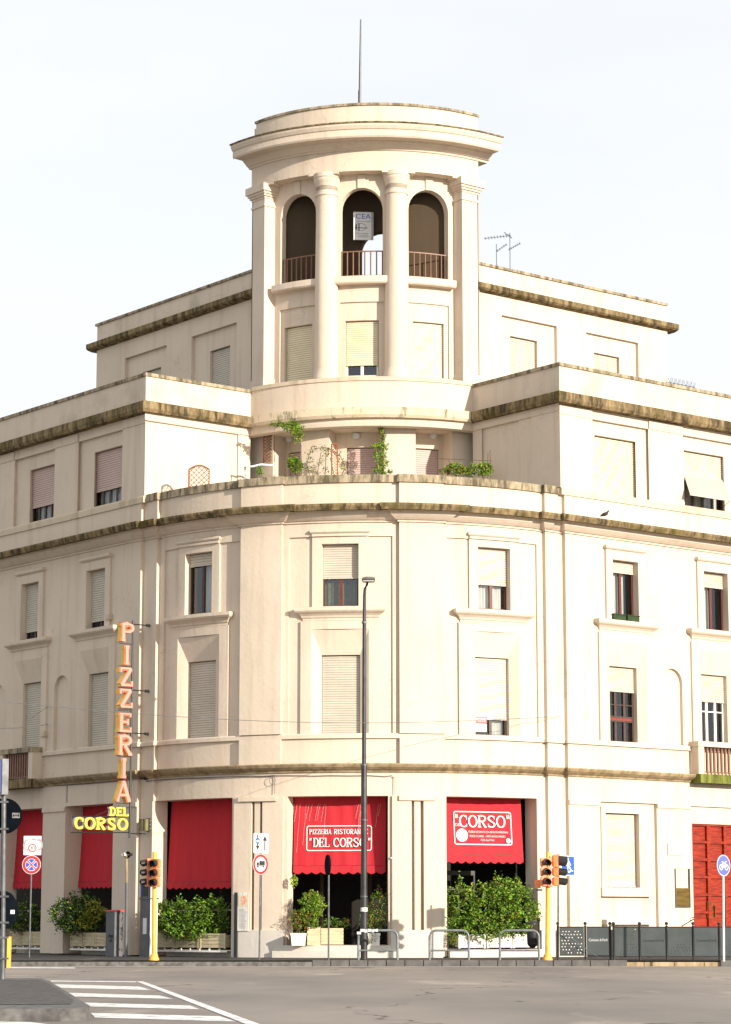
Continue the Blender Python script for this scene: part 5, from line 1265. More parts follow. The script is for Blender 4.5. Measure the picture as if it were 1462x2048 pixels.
# ================================================================== traffic lights
def signal_head(root, c, yaw, n=3, r=0.10, pitch=0.285, big_top=False, hood_len=0.24):
    """housing with lamps and hoods; front faces -y before yaw"""
    R_ = Matrix.Rotation(yaw, 3, 'Z'); C_ = Vector(c)
    def tr(mb): mb.v = [tuple(C_ + R_ @ Vector(v)) for v in mb.v]
    mb = MB(); z = 0
    for k in range(n):
        w_ = 0.31 if not (big_top and k == n - 1) else 0.40
        zc = (k - (n - 1) / 2) * pitch + (0.04 if big_top and k == n - 1 else 0)
        x_, z_ = w_ / 2, (w_ if w_ > .35 else pitch - 0.012) / 2
        pts = rect(-x_, -z_, x_, z_, 0.04, 3); m = len(pts)
        vs = [(a, -0.09, zc + b_) for a, b_ in pts] + [(a, 0.05, zc + b_) for a, b_ in pts] + [(a * 0.7, 0.12, zc + b_ * 0.7) for a, b_ in pts]
        mb.add(vs, [tuple(range(m)), tuple(range(2 * m, 3 * m))] + [(q * m + i, q * m + (i + 1) % m, (q + 1) * m + (i + 1) % m, (q + 1) * m + i) for q in (0, 1) for i in range(m)])
    tr(mb); mb.build('housing', 'orange', root)
    for k in range(n):
        big = big_top and k == n - 1; rr = 0.15 if big else r
        zc = (k - (n - 1) / 2) * pitch + (0.04 if big else 0)
        mb = MB(); vs = [(rr * cos(2 * pi * i / 20), -0.10, zc + rr * sin(2 * pi * i / 20)) for i in range(20)] + [(0, -0.125, zc)]
        mb.add(vs, [(i, (i + 1) % 20, 20) for i in range(20)]); tr(mb); mb.build('lens', 'lens', root)
        mb = MB(); hv = []; hf = []; m = 18
        for j, (yy, dz) in enumerate(((-0.09, 0), (-0.09 - hood_len, -0.03))):
            for th_ in (rr + 0.022, rr + 0.008):
                for i in range(m + 1):
                    a = radians(-50 + 280 * i / m); sh = 1.0
                    hv.append((th_ * cos(a), yy + (0.10 * max(0, -sin(a)) if j else 0), zc + dz + th_ * sin(a)))
        q = m + 1
        for i in range(m): hf += [(i, i + 1, 2 * q + i + 1, 2 * q + i), (q + i, q + i + 1, 3 * q + i + 1, 3 * q + i), (2 * q + i, 2 * q + i + 1, 3 * q + i + 1, 3 * q + i)]
        mb.add(hv, hf); tr(mb); mb.build('hood', 'black_iron', root)
def traffic_light(px, py_base, py_top, Y, label):
    p = at(px, py_base, Y); t = empty('traffic_light', (p.x, Y, PZ(Y)), label, 'traffic light', 'traffic lights on the pavement')
    xt = at(px + 1.5, py_top, Y).x; zt_ = at(px, py_top, Y).z; z0 = PZ(Y)
    mb = MB(); mb.tube([(p.x, Y, z0 + 0.1), (xt, Y, zt_)], 0.072, 14); mb.build('pole', 'yellow', t, True)
    mb = MB(); mb.lathe((p.x, Y, z0), [(0.155, 0), (0.155, 0.04), (0.125, 0.09), (0.115, 0.17), (0.085, 0.19)], 18); mb.build('base', 'yellow', t, True)
    return t, xt
YT = 74.7
t, xt = traffic_light(308, 1917, 1704, YT, 'yellow traffic light left of the awning in three bays')
zc = at(308, 1746, YT).z
c = at(311, 1746, YT - 0.22); signal_head(t, (c.x, YT - 0.20, zc), radians(-24), hood_len=0.17)
c = at(299, 1746, YT); signal_head(t, (c.x - 0.02, YT + 0.10, zc + 0.02), radians(-72), r=0.085, hood_len=0.18)
mb = MB(); c = at(319, 1712, YT); mb.box((c.x, YT, c.z), (0.10, 0.08, 0.16)); mb.build('detector', 'sign_white', t)
mb = MB(); q = at(309, 1722, YT); mb.box((q.x, YT - 0.08, q.z), (0.22, 0.22, 0.05)); q = at(309, 1770, YT); mb.box((q.x, YT - 0.08, q.z), (0.22, 0.22, 0.05)); mb.build('bracket', 'orange', t)
t, xt = traffic_light(1095, 1917, 1704, YT, 'yellow traffic light overlapping the blue underpass sign, with a small side head')
zc = at(1095, 1744, YT).z
c = at(1091, 1744, YT - 0.2); signal_head(t, (c.x, YT - 0.20, zc), radians(12), hood_len=0.16)
c = at(1106, 1744, YT); signal_head(t, (c.x + 0.09, YT - 0.02, zc + 0.0), radians(80), big_top=True, hood_len=0.26)
mb = MB(); c = at(1075.5, 1768, YT); mb.box((c.x, YT + 0.05, c.z), (0.17, 0.2, 0.25)); mb.build('housing', 'orange', t)
mb = MB(); c = at(1078, 1780, YT); mb.box((c.x, YT - 0.02, c.z), (0.2, 0.12, 0.05)); mb.build('button_box', 'black_iron', t)
mb = MB(); q = at(1094, 1722, YT); mb.box((q.x, YT - 0.08, q.z), (0.3, 0.2, 0.05)); q = at(1094, 1772, YT); mb.box((q.x, YT - 0.08, q.z), (0.3, 0.2, 0.05)); mb.build('bracket', 'orange', t)

# ================================================================== tube hoops on the kerb
def hoop_mesh(w_, h, r=0.038, rc=0.20):
    mb = MB(); pts = [(-w_ / 2, 0, 0), (-w_ / 2, 0, h - rc)]
    pts += [(-w_ / 2 + rc - rc * cos(radians(a)), 0, h - rc + rc * sin(radians(a))) for a in (15, 30, 45, 60, 75, 90)]
    pts += [(w_ / 2 - rc + rc * sin(radians(a)), 0, h - rc + rc * cos(radians(a))) for a in (0, 15, 30, 45, 60, 75, 90)]
    pts += [(w_ / 2, 0, 0)]; mb.tube(pts, r, 10); return mb
YH_ = 74.6; hz = 58 * YH_ / FPX; hw = 77 * YH_ / FPX
c = at(756, 1916, YH_)
hp = empty('hoop_barrier', (0, 0, 0), 'steel tube hoop overlapping the foot of the lamp post', 'barrier', 'tube hoops along the kerb')
hoop_mesh(hw, hz).build('tube_frame', 'hoop', hp, True)
mb = MB(); mb.tube([(-hw / 2, 0, hz * 0.33), (hw / 2, 0, hz * 0.33)], 0.03, 10); mb.build('crossbar', 'hoop', hp, True)
hp.location = (c.x, YH_, PZ(YH_))
for px, lab in ((898.5, 'steel tube hoop standing alone between the lamp post and the litter bin'), (1039, 'steel tube hoop in front of the litter bin')):
    c = at(px, 1916, YH_); copy_thing(hp, (c.x, YH_, PZ(YH_)), 0, lab)
mb = MB(); c = at(718, 1862, YH_ - 0.05)
for k in range(6): mb.box((c.x + 0.1 * k, c.y, c.z + (0.0 if k else -0.06) + 0.02 * (k % 2)), (0.12, 0.10, 0.075), 0.2 * k)
tag(mb.build('paper_strip', 'sign_white', None, org=tuple(c)), 'torn white paper tape wrapped round the top of the hoop by the lamp', 'tape')
# litter bin
Y = 76.0; c = at(1065, 1876, Y); bn = empty('litter_bin', (c.x, Y, PZ(Y)), 'dark litter bin with a domed lid hanging behind the right hoop', 'litter bin')
mb = MB(); zb_ = at(0, 1892, Y).z; zt_ = at(0, 1863, Y).z; mb.lathe((c.x, Y, 0), [(0.05, zb_ - 0.06), (0.13, zb_), (0.165, zb_ + 0.05), (0.18, zt_ - 0.05), (0.18, zt_)], 20); mb.build('body', 'black_iron', bn, True)
mb = MB(); z_ = at(0, 1846, Y).z; mb.lathe((c.x, Y, z_), [(0.19, -0.05), (0.19, 0.0), (0.12, 0.06), (0.0, 0.08)], 20); mb.build('lid', 'black_iron', bn, True)
mb = MB(); xx = at(1078.5, 1900, Y).x; mb.tube([(xx, Y, PZ(Y)), (xx, Y, at(0, 1843, Y).z)], 0.03, 10); mb.lathe((xx, Y, at(0, 1840, Y).z), [(0, -0.055), (0.04, -0.04), (0.055, 0), (0.04, 0.04), (0, 0.055)], 14); mb.box((xx - 0.05, Y, z_), (0.12, 0.03, 0.03)); mb.box((xx - 0.05, Y, zb_ + 0.15), (0.12, 0.03, 0.03)); mb.build('post', 'black_iron', bn, True)

# ================================================================== perforated fence
YF = 74.9
def fpanel(root, x0, x1, Y, kind, zlo, zhi, name='panel'):
    mb = MB(); w_ = x1 - x0
    if kind == 'holes' or kind == 'few':
        cs = 0.030; nx = int(w_ / cs); nz = int((zhi - zlo) / cs)
        dx, dz = w_ / nx, (zhi - zlo) / nz; P_ = 3
        holes = set()
        rnd = random.Random(int(x0 * 100))
        for j in range(2, nz - 2, 3):
            for i in range(2 + (j // 3 % 2), nx - 2, 3):
                f = i / nx; g_ = j / nz
                keep = rnd.random() < (0.62 if kind == 'holes' else (0.85 if (g_ < 0.45 - 0.25 * abs(f - .5) * 2 or (f > .7 and g_ > .1 and rnd.random() < .45)) else 0.02))
                if keep:
                    holes.add((i, j))
        j = 0
        for j in range(nz):
            i = 0
            while i < nx:
                if (i, j) in holes: i += 1; continue
                k = i
                while k < nx and (k, j) not in holes: k += 1
                mb.quad((x0 + i * dx, Y, zlo + j * dz), (x0 + k * dx, Y, zlo + j * dz), (x0 + k * dx, Y, zlo + (j + 1) * dz), (x0 + i * dx, Y, zlo + (j + 1) * dz)); i = k
    else: mb.box(((x0 + x1) / 2, Y, (zlo + zhi) / 2), (w_, 0.008, zhi - zlo))
    o = mb.build(name, 'fence', root)
    mb = MB()
    for z in (zlo, zhi): mb.box(((x0 + x1) / 2, Y, z), (w_, 0.035, 0.03))
    mb.build('rail', 'black_iron', o)
    if kind == 'text' or kind == 'light':
        pl_ = Plane(((x0 + x1) / 2, Y - 0.006, 0), (1, 0, 0)); printed('lettering', 'Comune di Forlì', pl_, 0, zlo + (zhi - zlo) * 0.5, 0.11, 'print_black' if kind == 'text' else 'sign_white', o, 0.004, w_ * 0.82, 'CENTER')
    return o
def fpost(root, x, Y):
    mb = MB(); z0 = PZ(Y) - 0.02; zt_ = at(0, 1853, Y).z
    mb.lathe((x, Y, 0), [(0.034, z0), (0.034, zt_), (0.042, zt_ + 0.01), (0.02, zt_ + 0.035)], 12); mb.lathe((x, Y, at(0, 1848, Y).z + 0.015), [(0, -0.055), (0.04, -0.038), (0.055, 0), (0.04, 0.038), (0, 0.055)], 14)
    mb.build('post', 'black_iron', root, True)
zh = at(0, 1854, YF).z; zl_ = at(0, 1912, YF).z + 0.02
fa = empty('fence', (at(1170, 1912, YF).x, YF, PZ(YF)), 'short dark perforated fence run standing on the grey kerb beside the traffic light', 'fence')
for a, b_, kd in ((1117, 1170, 'holes'), (1171.5, 1221, 'light')): fpanel(fa, at(a + 2, 1880, YF).x, at(b_ - 2, 1880, YF).x, YF, kd, zl_, zh)
for x in (1116, 1171, 1220.5): fpost(fa, at(x, 1900, YF).x, YF)
fb = empty('fence', (at(1330, 1912, YF).x, YF - 0.1, PZ(YF)), 'longer grey green fence run with alternating perforated and lettered panels before the red door', 'fence')
seq = [1227, 1279, 1333, 1386, 1438, 1492]
for i, (a, b_) in enumerate(zip(seq, seq[1:])): fpanel(fb, at(a + 2, 1880, YF).x, at(b_ - 2, 1880, YF).x, YF - 0.1, ('few', 'text')[i % 2], zl_ - 0.03, zh)
for x in seq: fpost(fb, at(x, 1900, YF).x, YF - 0.1)
fc = empty('fence', (at(1330, 1905, 77.6).x, 77.6, PZ(77.6)), 'far dark fence run seen through the holes behind the longer front fence', 'fence')
for a, b_ in ((1174, 1225), (1227, 1279), (1281, 1333), (1335, 1386), (1388, 1438), (1440, 1490)):
    m = MB(); xa, xb = at(a, 1880, 77.6).x, at(b_, 1880, 77.6).x; m.box(((xa + xb) / 2, 77.6, 0.52), (xb - xa, 0.01, 0.86)); m.build('panel', 'black_iron', fc)
# second run at the back of the stairwell and its handrails
mb = MB(); q0 = at(1118, 1872, YF - 0.05); pts = [at(x, y, YF - 0.15) for x, y in ((1118, 1866), (1134, 1868), (1150, 1882), (1172, 1898), (1202, 1918))]
tag(MB.build((lambda m: (m.tube(pts, 0.012, 6), m)[1])(MB()), 'loose_cable', 'steel', None, org=tuple(q0)), 'loose pale cable hanging down across the perforated fence', 'cable')
hr = MB(); Yh = 79; pts = [at(x, y, Yh) for x, y in ((1362, 1862), (1364, 1852), (1388, 1838))]; hr.tube(pts, 0.018, 6); pts = [at(x, y, Yh) for x, y in ((1380, 1842), (1382, 1836), (1390, 1834))]; hr.tube(pts, 0.014, 6)
tag(hr.build('handrail', 'black_iron', None, org=tuple(at(1375, 1855, Yh))), 'thin black handrail rising towards the red door', 'handrail')

# ================================================================== cabinets by the left wing edge
def cabinet(px_corner, py_top, py_bot, wv, wu, dist, label, lid, cols_, extra=None):
    """px_corner: photo column of the front right corner; front faces -U, side faces -V"""
    s_, _z = pick(px_corner, 1880, 0.28 + dist, 'L'); p = MAIN.at(s_, 0.28 + dist); z1 = pick(px_corner, py_top, 0.28 + dist, 'L')[1]
    z0 = PZ(min(84, p.y)) - 0.02
    c = p + U * wu / 2 + V * wv / 2; t = empty('cabinet', (c.x, c.y, z0), label, 'cabinet')
    def bxo(name, mat, cu, cv, cz, du, dv, dz): m = MB(); q = c + U * cu + V * cv; m.box((q.x, q.y, cz), (du, dv, dz), AL); return m.build(name, mat, t)
    bxo('body', cols_[0], 0, 0.012, (z0 + z1) / 2, wu, wv - 0.02, z1 - z0)
    bxo('side_panel', cols_[1], 0, -wv / 2 + 0.0, (z0 + z1) / 2, wu - 0.01, 0.02, z1 - z0 - 0.02)
    bxo('lid', lid, 0, 0, z1 + 0.025, wu + 0.05, wv + 0.05, 0.05)
    return t, c, z0, z1, bxo
t, c, z0, z1, bxo = cabinet(286.5, 1763, 1905, 0.60, 0.30, 1.1, 'tall grey cabinet with a red lid and a paper notice', 'cab_red', ('cab_grey', 'cab_pale'))
bxo('display', 'black_iron', -0.155, 0.02, z1 - 0.30, 0.02, 0.34, 0.34); bxo('blue_label', 'sign_blue', -0.155, 0.24, z1 - 0.30, 0.02, 0.08, 0.32)
bxo('ledge', 'cab_grey', -0.0, 0, z1 - 0.56, 0.36, 0.66, 0.05); bxo('notice', 'sign_white', -0.152, 0.0, z0 + 1.05, 0.012, 0.22, 0.52)
bxo('door_panel', 'cab_grey', -0.152, 0.0, z0 + 0.85, 0.006, 0.44, 1.5)
t2, c, z0, z1, bxo = cabinet(233, 1823, 1900, 0.68, 0.24, 0.9, 'low grey cabinet with a red lid and faint graffiti', 'cab_red', ('cab_grey', 'cab_grey'))
bxo('corner_trim', 'cab_pale', -0.125, -0.27, (z0 + z1) / 2, 0.02, 0.11, z1 - z0 - 0.02)
m = MB(); q = c - U * 0.128
pg = Plane((q.x, q.y, z0), (-V.x, -V.y, 0)); pg.n = Vector((-U.x, -U.y, 0))
for k in range(3): stroke(m, pg, [(-0.1 + 0.07 * k + 0.06 * cos(a), 0.72 - 0.16 * k % 0.3 + 0.05 * sin(a * 1.7)) for a in [j * 0.8 for j in range(9)]], 0.012, 0.0, 0.006)
m.build('graffiti', 'print_black', t2)
# loudspeaker post
Y = 82.0; p = at(252, 1905, Y); hp_ = empty('horn_post', (p.x, Y, 0.05), 'thin rusty post carrying two small horns between the cabinets', 'post')
mb = MB(); mb.tube([(p.x, Y, 0.05), (at(253.5, 1765, Y).x, Y, at(0, 1765, Y).z)], 0.055, 10); mb.build('lower_tube', 'cab_grey', hp_, True)
mb = MB(); mb.tube([(at(253.5, 1765, Y).x, Y, at(0, 1765, Y).z), (at(253, 1712, Y).x, Y, at(0, 1712, Y).z)], 0.04, 10); mb.build('upper_tube', 'gutter', hp_, True)
for sx, yaw in ((-0.07, 2.6), (0.12, -0.6)):
    mb = MB(); q = at(253, 1709, Y); dx, dy = sin(yaw), -cos(yaw)
    a = Vector((q.x + sx, Y, q.z)); mb.tube([a - Vector((dx, dy, 0)) * 0.08, a, a + Vector((dx, dy, -0.1)) * 0.12], [0.05, 0.06, 0.12], 14, cap=False)
    mb.build('horn', 'planter_white' if sx < 0 else 'black_iron', hp_, True)

# ================================================================== things fixed to the walls
def wall_plate(name, s0, s1, z0, z1, off, th, mat, label, cat):
    p = MAIN.at((s0 + s1) / 2, off); o = empty(name, (p.x, p.y, (z0 + z1) / 2), label, cat)
    mb = MB(); mb.pbox(MAIN, s0, s1, off, off + th, z0, z1); mb.build('board', mat, o)
    t, n = MAIN.frame((s0 + s1) / 2); q = MAIN.at((s0 + s1) / 2, off + th); return o, Plane((q.x, q.y, (z0 + z1) / 2), (t.x, t.y, 0))
sa, za = pick(475.5, 1785, 0.2); sb2, zb2 = pick(497, 1862, 0.2)
o, pl = wall_plate('street_map', sa, sb2, zb2, za, 0.17, 0.03, 'curtain', 'tall town map panel with a coloured plan over lines of text', 'map')
w2 = (sb2 - sa) / 2; h2 = (za - zb2) / 2
mb = MB(); flat(mb, pl, rect(-w2 * .9, h2 * 0.28, w2 * .9, h2 * 0.86), 0.002, 0.006); mb.build('plan_field', 'shutter_cream', o)
mb = MB(); rnd = random.Random(3)
for k in range(16): stroke(mb, pl, [(rnd.uniform(-w2 * .8, w2 * .3), h2 * rnd.uniform(.32, .82)), (rnd.uniform(-w2 * .3, w2 * .8), h2 * rnd.uniform(.32, .82))], 0.012, 0.006, 0.008 + k * .0004)
mb.build('plan_lines', 'neon_pink', o)
mb = MB()
for k in range(16): flat(mb, pl, rect(-w2 * .75, h2 * (0.12 - k * 0.065), w2 * (0.2 + 0.5 * rnd.random()), h2 * (0.145 - k * 0.065)), 0.002, 0.005)
mb.build('text_lines', 'print_grey', o)
sa, za = pick(470, 1785, 0.2); q = MAIN.at(sa + 0.05, 0.22)
mb = MB(); mb.pbox(MAIN, sa + 0.0, sa + 0.1, 0.17, 0.25, 0.05, za); tag(mb.build('drain_pipe', 'black_iron', None, org=(q.x, q.y, 0.05)), 'black square pipe beside the town map', 'pipe')
mb = MB(); s_ = pick(784, 1750, 0.05)[0]; q = MAIN.at(s_, 0.05); A = [(*MAIN.at(s_, 0.06), z) for z in (0.3, pick(784, 1716, 0.05)[1])]; mb.tube(A, 0.02, 6); mb.box(A[1], (0.09, 0.06, 0.05))
tag(mb.build('drain_pipe', 'cab_pale', None, org=(q.x, q.y, 0.3)), 'thin pale pipe on the pier right of the middle awning', 'pipe')
sa, za = pick(1335, 1686, 0.3, 'R'); sb2, zb2 = pick(1366, 1710.5, 0.3, 'R')
o, pl = wall_plate('street_name_plaque', sa, sb2, zb2, za, 0.285, 0.035, 'stone', 'pale stone street name plaque left of the red door', 'plaque')
printed('lettering', 'PIAZZA', pl, 0, 0.06, 0.07, 'print_grey', o, 0.003, 0.22, 'CENTER'); printed('lettering', 'DELLA VITTORIA', pl, 0, -0.06, 0.08, 'print_grey', o, 0.003, 0.52, 'CENTER')
sa, za = pick(1352, 1776, 0.3, 'R'); sb2, zb2 = pick(1379, 1813, 0.3, 'R'); zt2 = pick(1352, 1737, 0.3, 'R')[1]
o, pl = wall_plate('intercom_panel', sa, sb2, zb2, za, 0.265, 0.05, 'brass', 'bronze doorbell panel in a tall shallow frame left of the red door', 'doorbell panel')
mb = MB()
for a, b_, c1, c2 in ((sa - 0.04, sa - 0.01, zb2 - 0.04, zt2), (sb2 + 0.01, sb2 + 0.04, zb2 - 0.04, zt2), (sa - 0.01, sb2 + 0.01, zb2 - 0.04, zb2 - 0.005)): mb.pbox(MAIN, a, b_, 0.25, 0.325, c1, c2)
mb.build('frame', 'steel', o)
# facade cable with drops
def zc_(px, py): return pick(px, py, 0.04)
pts = []
for px, py in ((300, 1563), (330, 1559), (370, 1556.5), (400, 1556), (435, 1554.5), (470, 1553), (500, 1552), (525, 1552.5), (550, 1551)): s_, z_ = zc_(px, py); pts.append((*MAIN.at(s_, base(s_) + 0.05), z_))
mb = MB(); mb.tube(pts, 0.018, 6)
pts = []
for px, py in ((550, 1551), (600, 1551), (625, 1552), (660, 1551), (700, 1551.5), (740, 1551), (770, 1553), (784, 1551), (787, 1556)): s_, z_ = zc_(px, py); pts.append((*MAIN.at(s_, 0.05), z_))
mb.tube(pts, 0.011, 6)
for px, y0, y1_ in ((550, 1551, 1588), (788, 1553, 1591)): s_, z_ = zc_(px, y0); mb.tube([(*MAIN.at(s_, 0.05), z_), (*MAIN.at(s_, 0.06), zc_(px, y1_)[1])], 0.011, 6)
c0 = pts[0]; mb.tube([(c0[0] + 0.10 * cos(a) - 0.08, c0[1], c0[2] - 0.16 + 0.14 * sin(a)) for a in [k * 0.6 for k in range(11)]], 0.009, 5)
tag(mb.build('facade_cable', 'cab_grey', None, org=c0), 'grey cable clipped along the round facade above the awnings', 'cable')
mb = MB(); pts = []
for px, py in ((83, 1576), (90, 1572), (133, 1570), (180, 1567), (225, 1563), (255, 1560)): s_, z_ = pick(px, py, 0.32, 'L'); pts.append((*MAIN.at(s_, 0.32), z_))
mb.tube(pts, 0.012, 6); s_, z_ = pick(133, 1570, 0.32, 'L'); mb.tube([(*MAIN.at(s_, 0.30), z_), (*MAIN.at(s_, 0.30), pick(133, 1605, 0.32, 'L')[1])], 0.012, 6)
tag(mb.build('facade_cable', 'cab_grey', None, org=pts[0]), 'thin cable along the shaded left wing above its awnings', 'cable')
# junction boxes
for px, py, lab in ((220, 1234, 'small square box on the left wing beside the upper window by the sign'), (90, 1468, 'small square box on the left wing just right of the balcony')):
    s_, z_ = pick(px, py, 0.3, 'L'); p = MAIN.at(s_, 0.3); mb = MB(); mb.pbox(MAIN, s_ - 0.16, s_ + 0.16, 0.28, 0.40, z_ - 0.11, z_ + 0.10); mb.pbox(MAIN, s_ - 0.13, s_ + 0.13, 0.40, 0.412, z_ - 0.08, z_ + 0.07)
    tag(mb.build('junction_box', 'ledge', None, org=(p.x, p.y, z_)), lab, 'junction box')
# sale notice in the lower right window
wb = base2(LA - 2.05) - 0.05 + 0.06 - 0.22 - 0.12
sa, za = pick(943, 1431, wb); sb2, zb2 = pick(973, 1464, wb)
o, pl = wall_plate('sale_notice', sa, sb2, zb2, za, wb - 0.03, 0.03, 'sign_white', 'white sale notice with a red band in the window left of the right seam', 'notice')
mb = MB(); w2 = (sb2 - sa) / 2; h2 = (za - zb2) / 2; flat(mb, pl, rect(-w2 + .01, h2 * 0.0, w2 - .01, h2 * 0.92), 0.001, 0.005); mb.build('red_band', 'sign_red', o)
printed('lettering', 'VENDESI', pl, 0, h2 * 0.3, 0.17, 'sign_white', o, 0.008, w2 * 1.7, 'CENTER')
mb = MB()
for k in range(3): flat(mb, pl, rect(-w2 * .7, -h2 * (.2 + .22 * k), w2 * .6, -h2 * (.12 + .22 * k)), 0.001, 0.004)
mb.build('text_lines', 'sign_red', o)
# red strip of stickers in the right wing lower window
s_, z_ = pick(1237, 1438, 0.0, 'R'); p = MAIN.at(s_, 0.0)
o, pl = wall_plate('window_lettering', LA + 2.98, LA + 4.15, z_ - 0.1, z_ + 0.1, -0.04, 0.01, 'wood_dark', 'dark strip with red lettering across the lower right wing window', 'lettering')
printed('lettering', 'ASSICURAZIONI', pl, 0, -0.04, 0.10, 'sign_red', o, 0.004, 1.05, 'CENTER')
# flower boxes
def trough(px0, px1, py0, py1, label):
    s0_, zt_ = pick(px0, py0, 0.36, 'R'); s1_, zb_ = pick(px1, py1, 0.36, 'R'); p = MAIN.at((s0_ + s1_) / 2, 0.36)
    zb_ = 11.50; zt_ = 11.68
    o = empty('window_box', (p.x, p.y, zb_), label, 'window box', 'window boxes on the right wing sill')
    mb = MB(); mb.pbox(MAIN, s0_ + 0.02, s1_ - 0.02, 0.28, 0.46, zb_, zt_); mb.build('trough', 'leaf_b', o); mb = MB(); mb.pbox(MAIN, s0_ + 0.0, s1_ - 0.0, 0.26, 0.48, zt_, zt_ + 0.03); mb.build('rim', 'leaf_b', o)
trough(1223, 1249, 1230, 1240, 'dark green window box, the left one of the pair'); trough(1251, 1276, 1232, 1243, 'dark green window box, the right one of the pair')
# banner in the loggia
Yb = 86.9; a = at(707, 424, Yb); b_ = at(747, 480, Yb); c = (a + b_) / 2
o = empty('banner', tuple(c), 'white company banner hanging in the central loggia arch', 'banner'); pl = Plane(tuple(c), (1, 0.08, 0)); w2 = (b_.x - a.x) / 2; h2 = (a.z - b_.z) / 2
mb = MB(); flat(mb, pl, rect(-w2, -h2, w2, h2), -0.01, 0.0); mb.build('sheet', 'sign_white', o)
mb = MB(); flat(mb, pl, rect(w2 * .78, -h2 * .98, w2 * .98, h2), 0.001, 0.004); mb.build('side_strip', 'print_grey', o)
printed('lettering', 'CEA', pl, -w2 * .8, h2 * 0.52, 0.26, 'sign_blue', o, 0.006, w2 * 1.5)
mb = MB(); stroke(mb, pl, el(-w2 * .3, -h2 * .08, w2 * .55, h2 * .26, 0, 345, 24), 0.012, 0.001, 0.006, True); stroke(mb, pl, [(-w2 * .9, -h2 * .14), (w2 * .4, -h2 * .14)], 0.025, 0.001, 0.007); stroke(mb, pl, [(-w2 * .45, -h2 * .35), (-w2 * .45, h2 * .15)], 0.035, 0.001, 0.008); stroke(mb, pl, [(-w2 * .72, -h2 * .28), (-w2 * .72, h2 * .12)], 0.03, 0.001, 0.009); mb.build('drawing', 'print_black', o)
mb = MB()
for z, x0, x1 in ((.30, -.7, .7), (-.55, -.8, .5), (-.68, -.5, .5), (-.8, -.6, .5)): flat(mb, pl, rect(w2 * x0, h2 * z, w2 * x1, h2 * (z + .05)), 0.001, 0.004)
mb.build('text_lines', 'print_grey', o)

# ================================================================== roof things
Y = 92.0; a = at(719.5, 206, Y); t_ = at(721.5, 39, Y); o = empty('lightning_rod', (a.x, Y, 29.96), 'tall dark rod standing on top of the tower', 'lightning rod')
mb = MB(); mb.tube([(a.x, Y, 29.96), (a.x, Y, a.z + 0.3), (t_.x, Y, t_.z)], [0.05, 0.05, 0.028], 8); mb.build('rod', 'lamp_metal', o)
mb = MB(); mb.tube([(a.x - 0.06, Y - 0.05, 29.96), (a.x - 0.05, Y - 0.05, a.z + 0.5)], 0.015, 5); mb.build('side_wire', 'lamp_metal', o)
Y = 88.5
def antenna(px, py_top, label, booms):
    p = at(px, 500, Y); zt_ = at(px, py_top, Y).z; o = empty('tv_antenna', (p.x, Y, 24.5), label, 'antenna', 'television antennas on the right roof')
    mb = MB(); mb.tube([(p.x, Y, 24.5), (p.x, Y, zt_)], 0.018, 6); mb.build('mast', 'steel', o)
    for (x0, y0, x1, y1_, n, ln) in booms:
        A, B = at(x0, y0, Y), at(x1, y1_, Y); mb = MB(); mb.tube([A, B], 0.012, 5)
        for k in range(n): q = A.lerp(B, (k + 0.5) / n); mb.tube([q + Vector((-.05, -ln, -.02)), q + Vector((.05, ln, .02))], 0.006, 4); mb.tube([q - Vector((0, 0, ln * .25)), q + Vector((0, 0, ln * .25))], 0.006, 4)
        mb.build('boom', 'steel', o)
antenna(1020, 466, 'taller antenna with crossed booms at the right', [(968, 477, 1022, 471, 9, 0.25), (1017, 500, 1041, 486, 6, 0.2), (1008, 465, 1024, 476, 3, .25)])
antenna(993, 488, 'shorter antenna with one slanting boom, nearest the tower', [(993, 503, 1014, 488, 5, 0.2)])
mb = MB(); s0_ = pick(1335, 765, 0.25, 'R')[0]; s1_ = pick(1392, 775, 0.25, 'R')[0]; q = MAIN.at(s0_, 0.2); k = s0_
mb.tube([(*MAIN.at(s0_, 0.2), 20.37), (*MAIN.at(s1_, 0.2), 20.37)], 0.012, 5)
while k < s1_:
    A = MAIN.at(k, 0.2)
    for dx, dy in ((0.1, 0.05), (-0.1, -0.05), (0.02, 0.0)): mb.tube([(A.x, A.y, 20.33), (A.x + dx, A.y + dy, 20.56)], 0.005, 4)
    k += 0.2
tag(mb.build('bird_spikes', 'lamp_metal', None, org=(q.x, q.y, 20.33)), 'row of thin bird spikes on the right parapet', 'bird spikes')
# pigeon on the cornice
s_, z_ = pick(1211, 1034, 0.85, 'R'); p = MAIN.at(s_, 0.80)
mb = MB(); mb.tube([(p.x - 0.16, p.y, 14.99), (p.x - 0.08, p.y, 15.03), (p.x, p.y, 15.06), (p.x + 0.08, p.y, 15.09), (p.x + 0.12, p.y, 15.15), (p.x + 0.15, p.y, 15.18), (p.x + 0.18, p.y, 15.17)], [0.01, 0.045, 0.07, 0.06, 0.032, 0.032, 0.006], 10)
tag(mb.build('pigeon', 'print_black', None, True, org=(p.x, p.y, 14.98)), 'dark pigeon perched on the edge of the main cornice', 'pigeon')

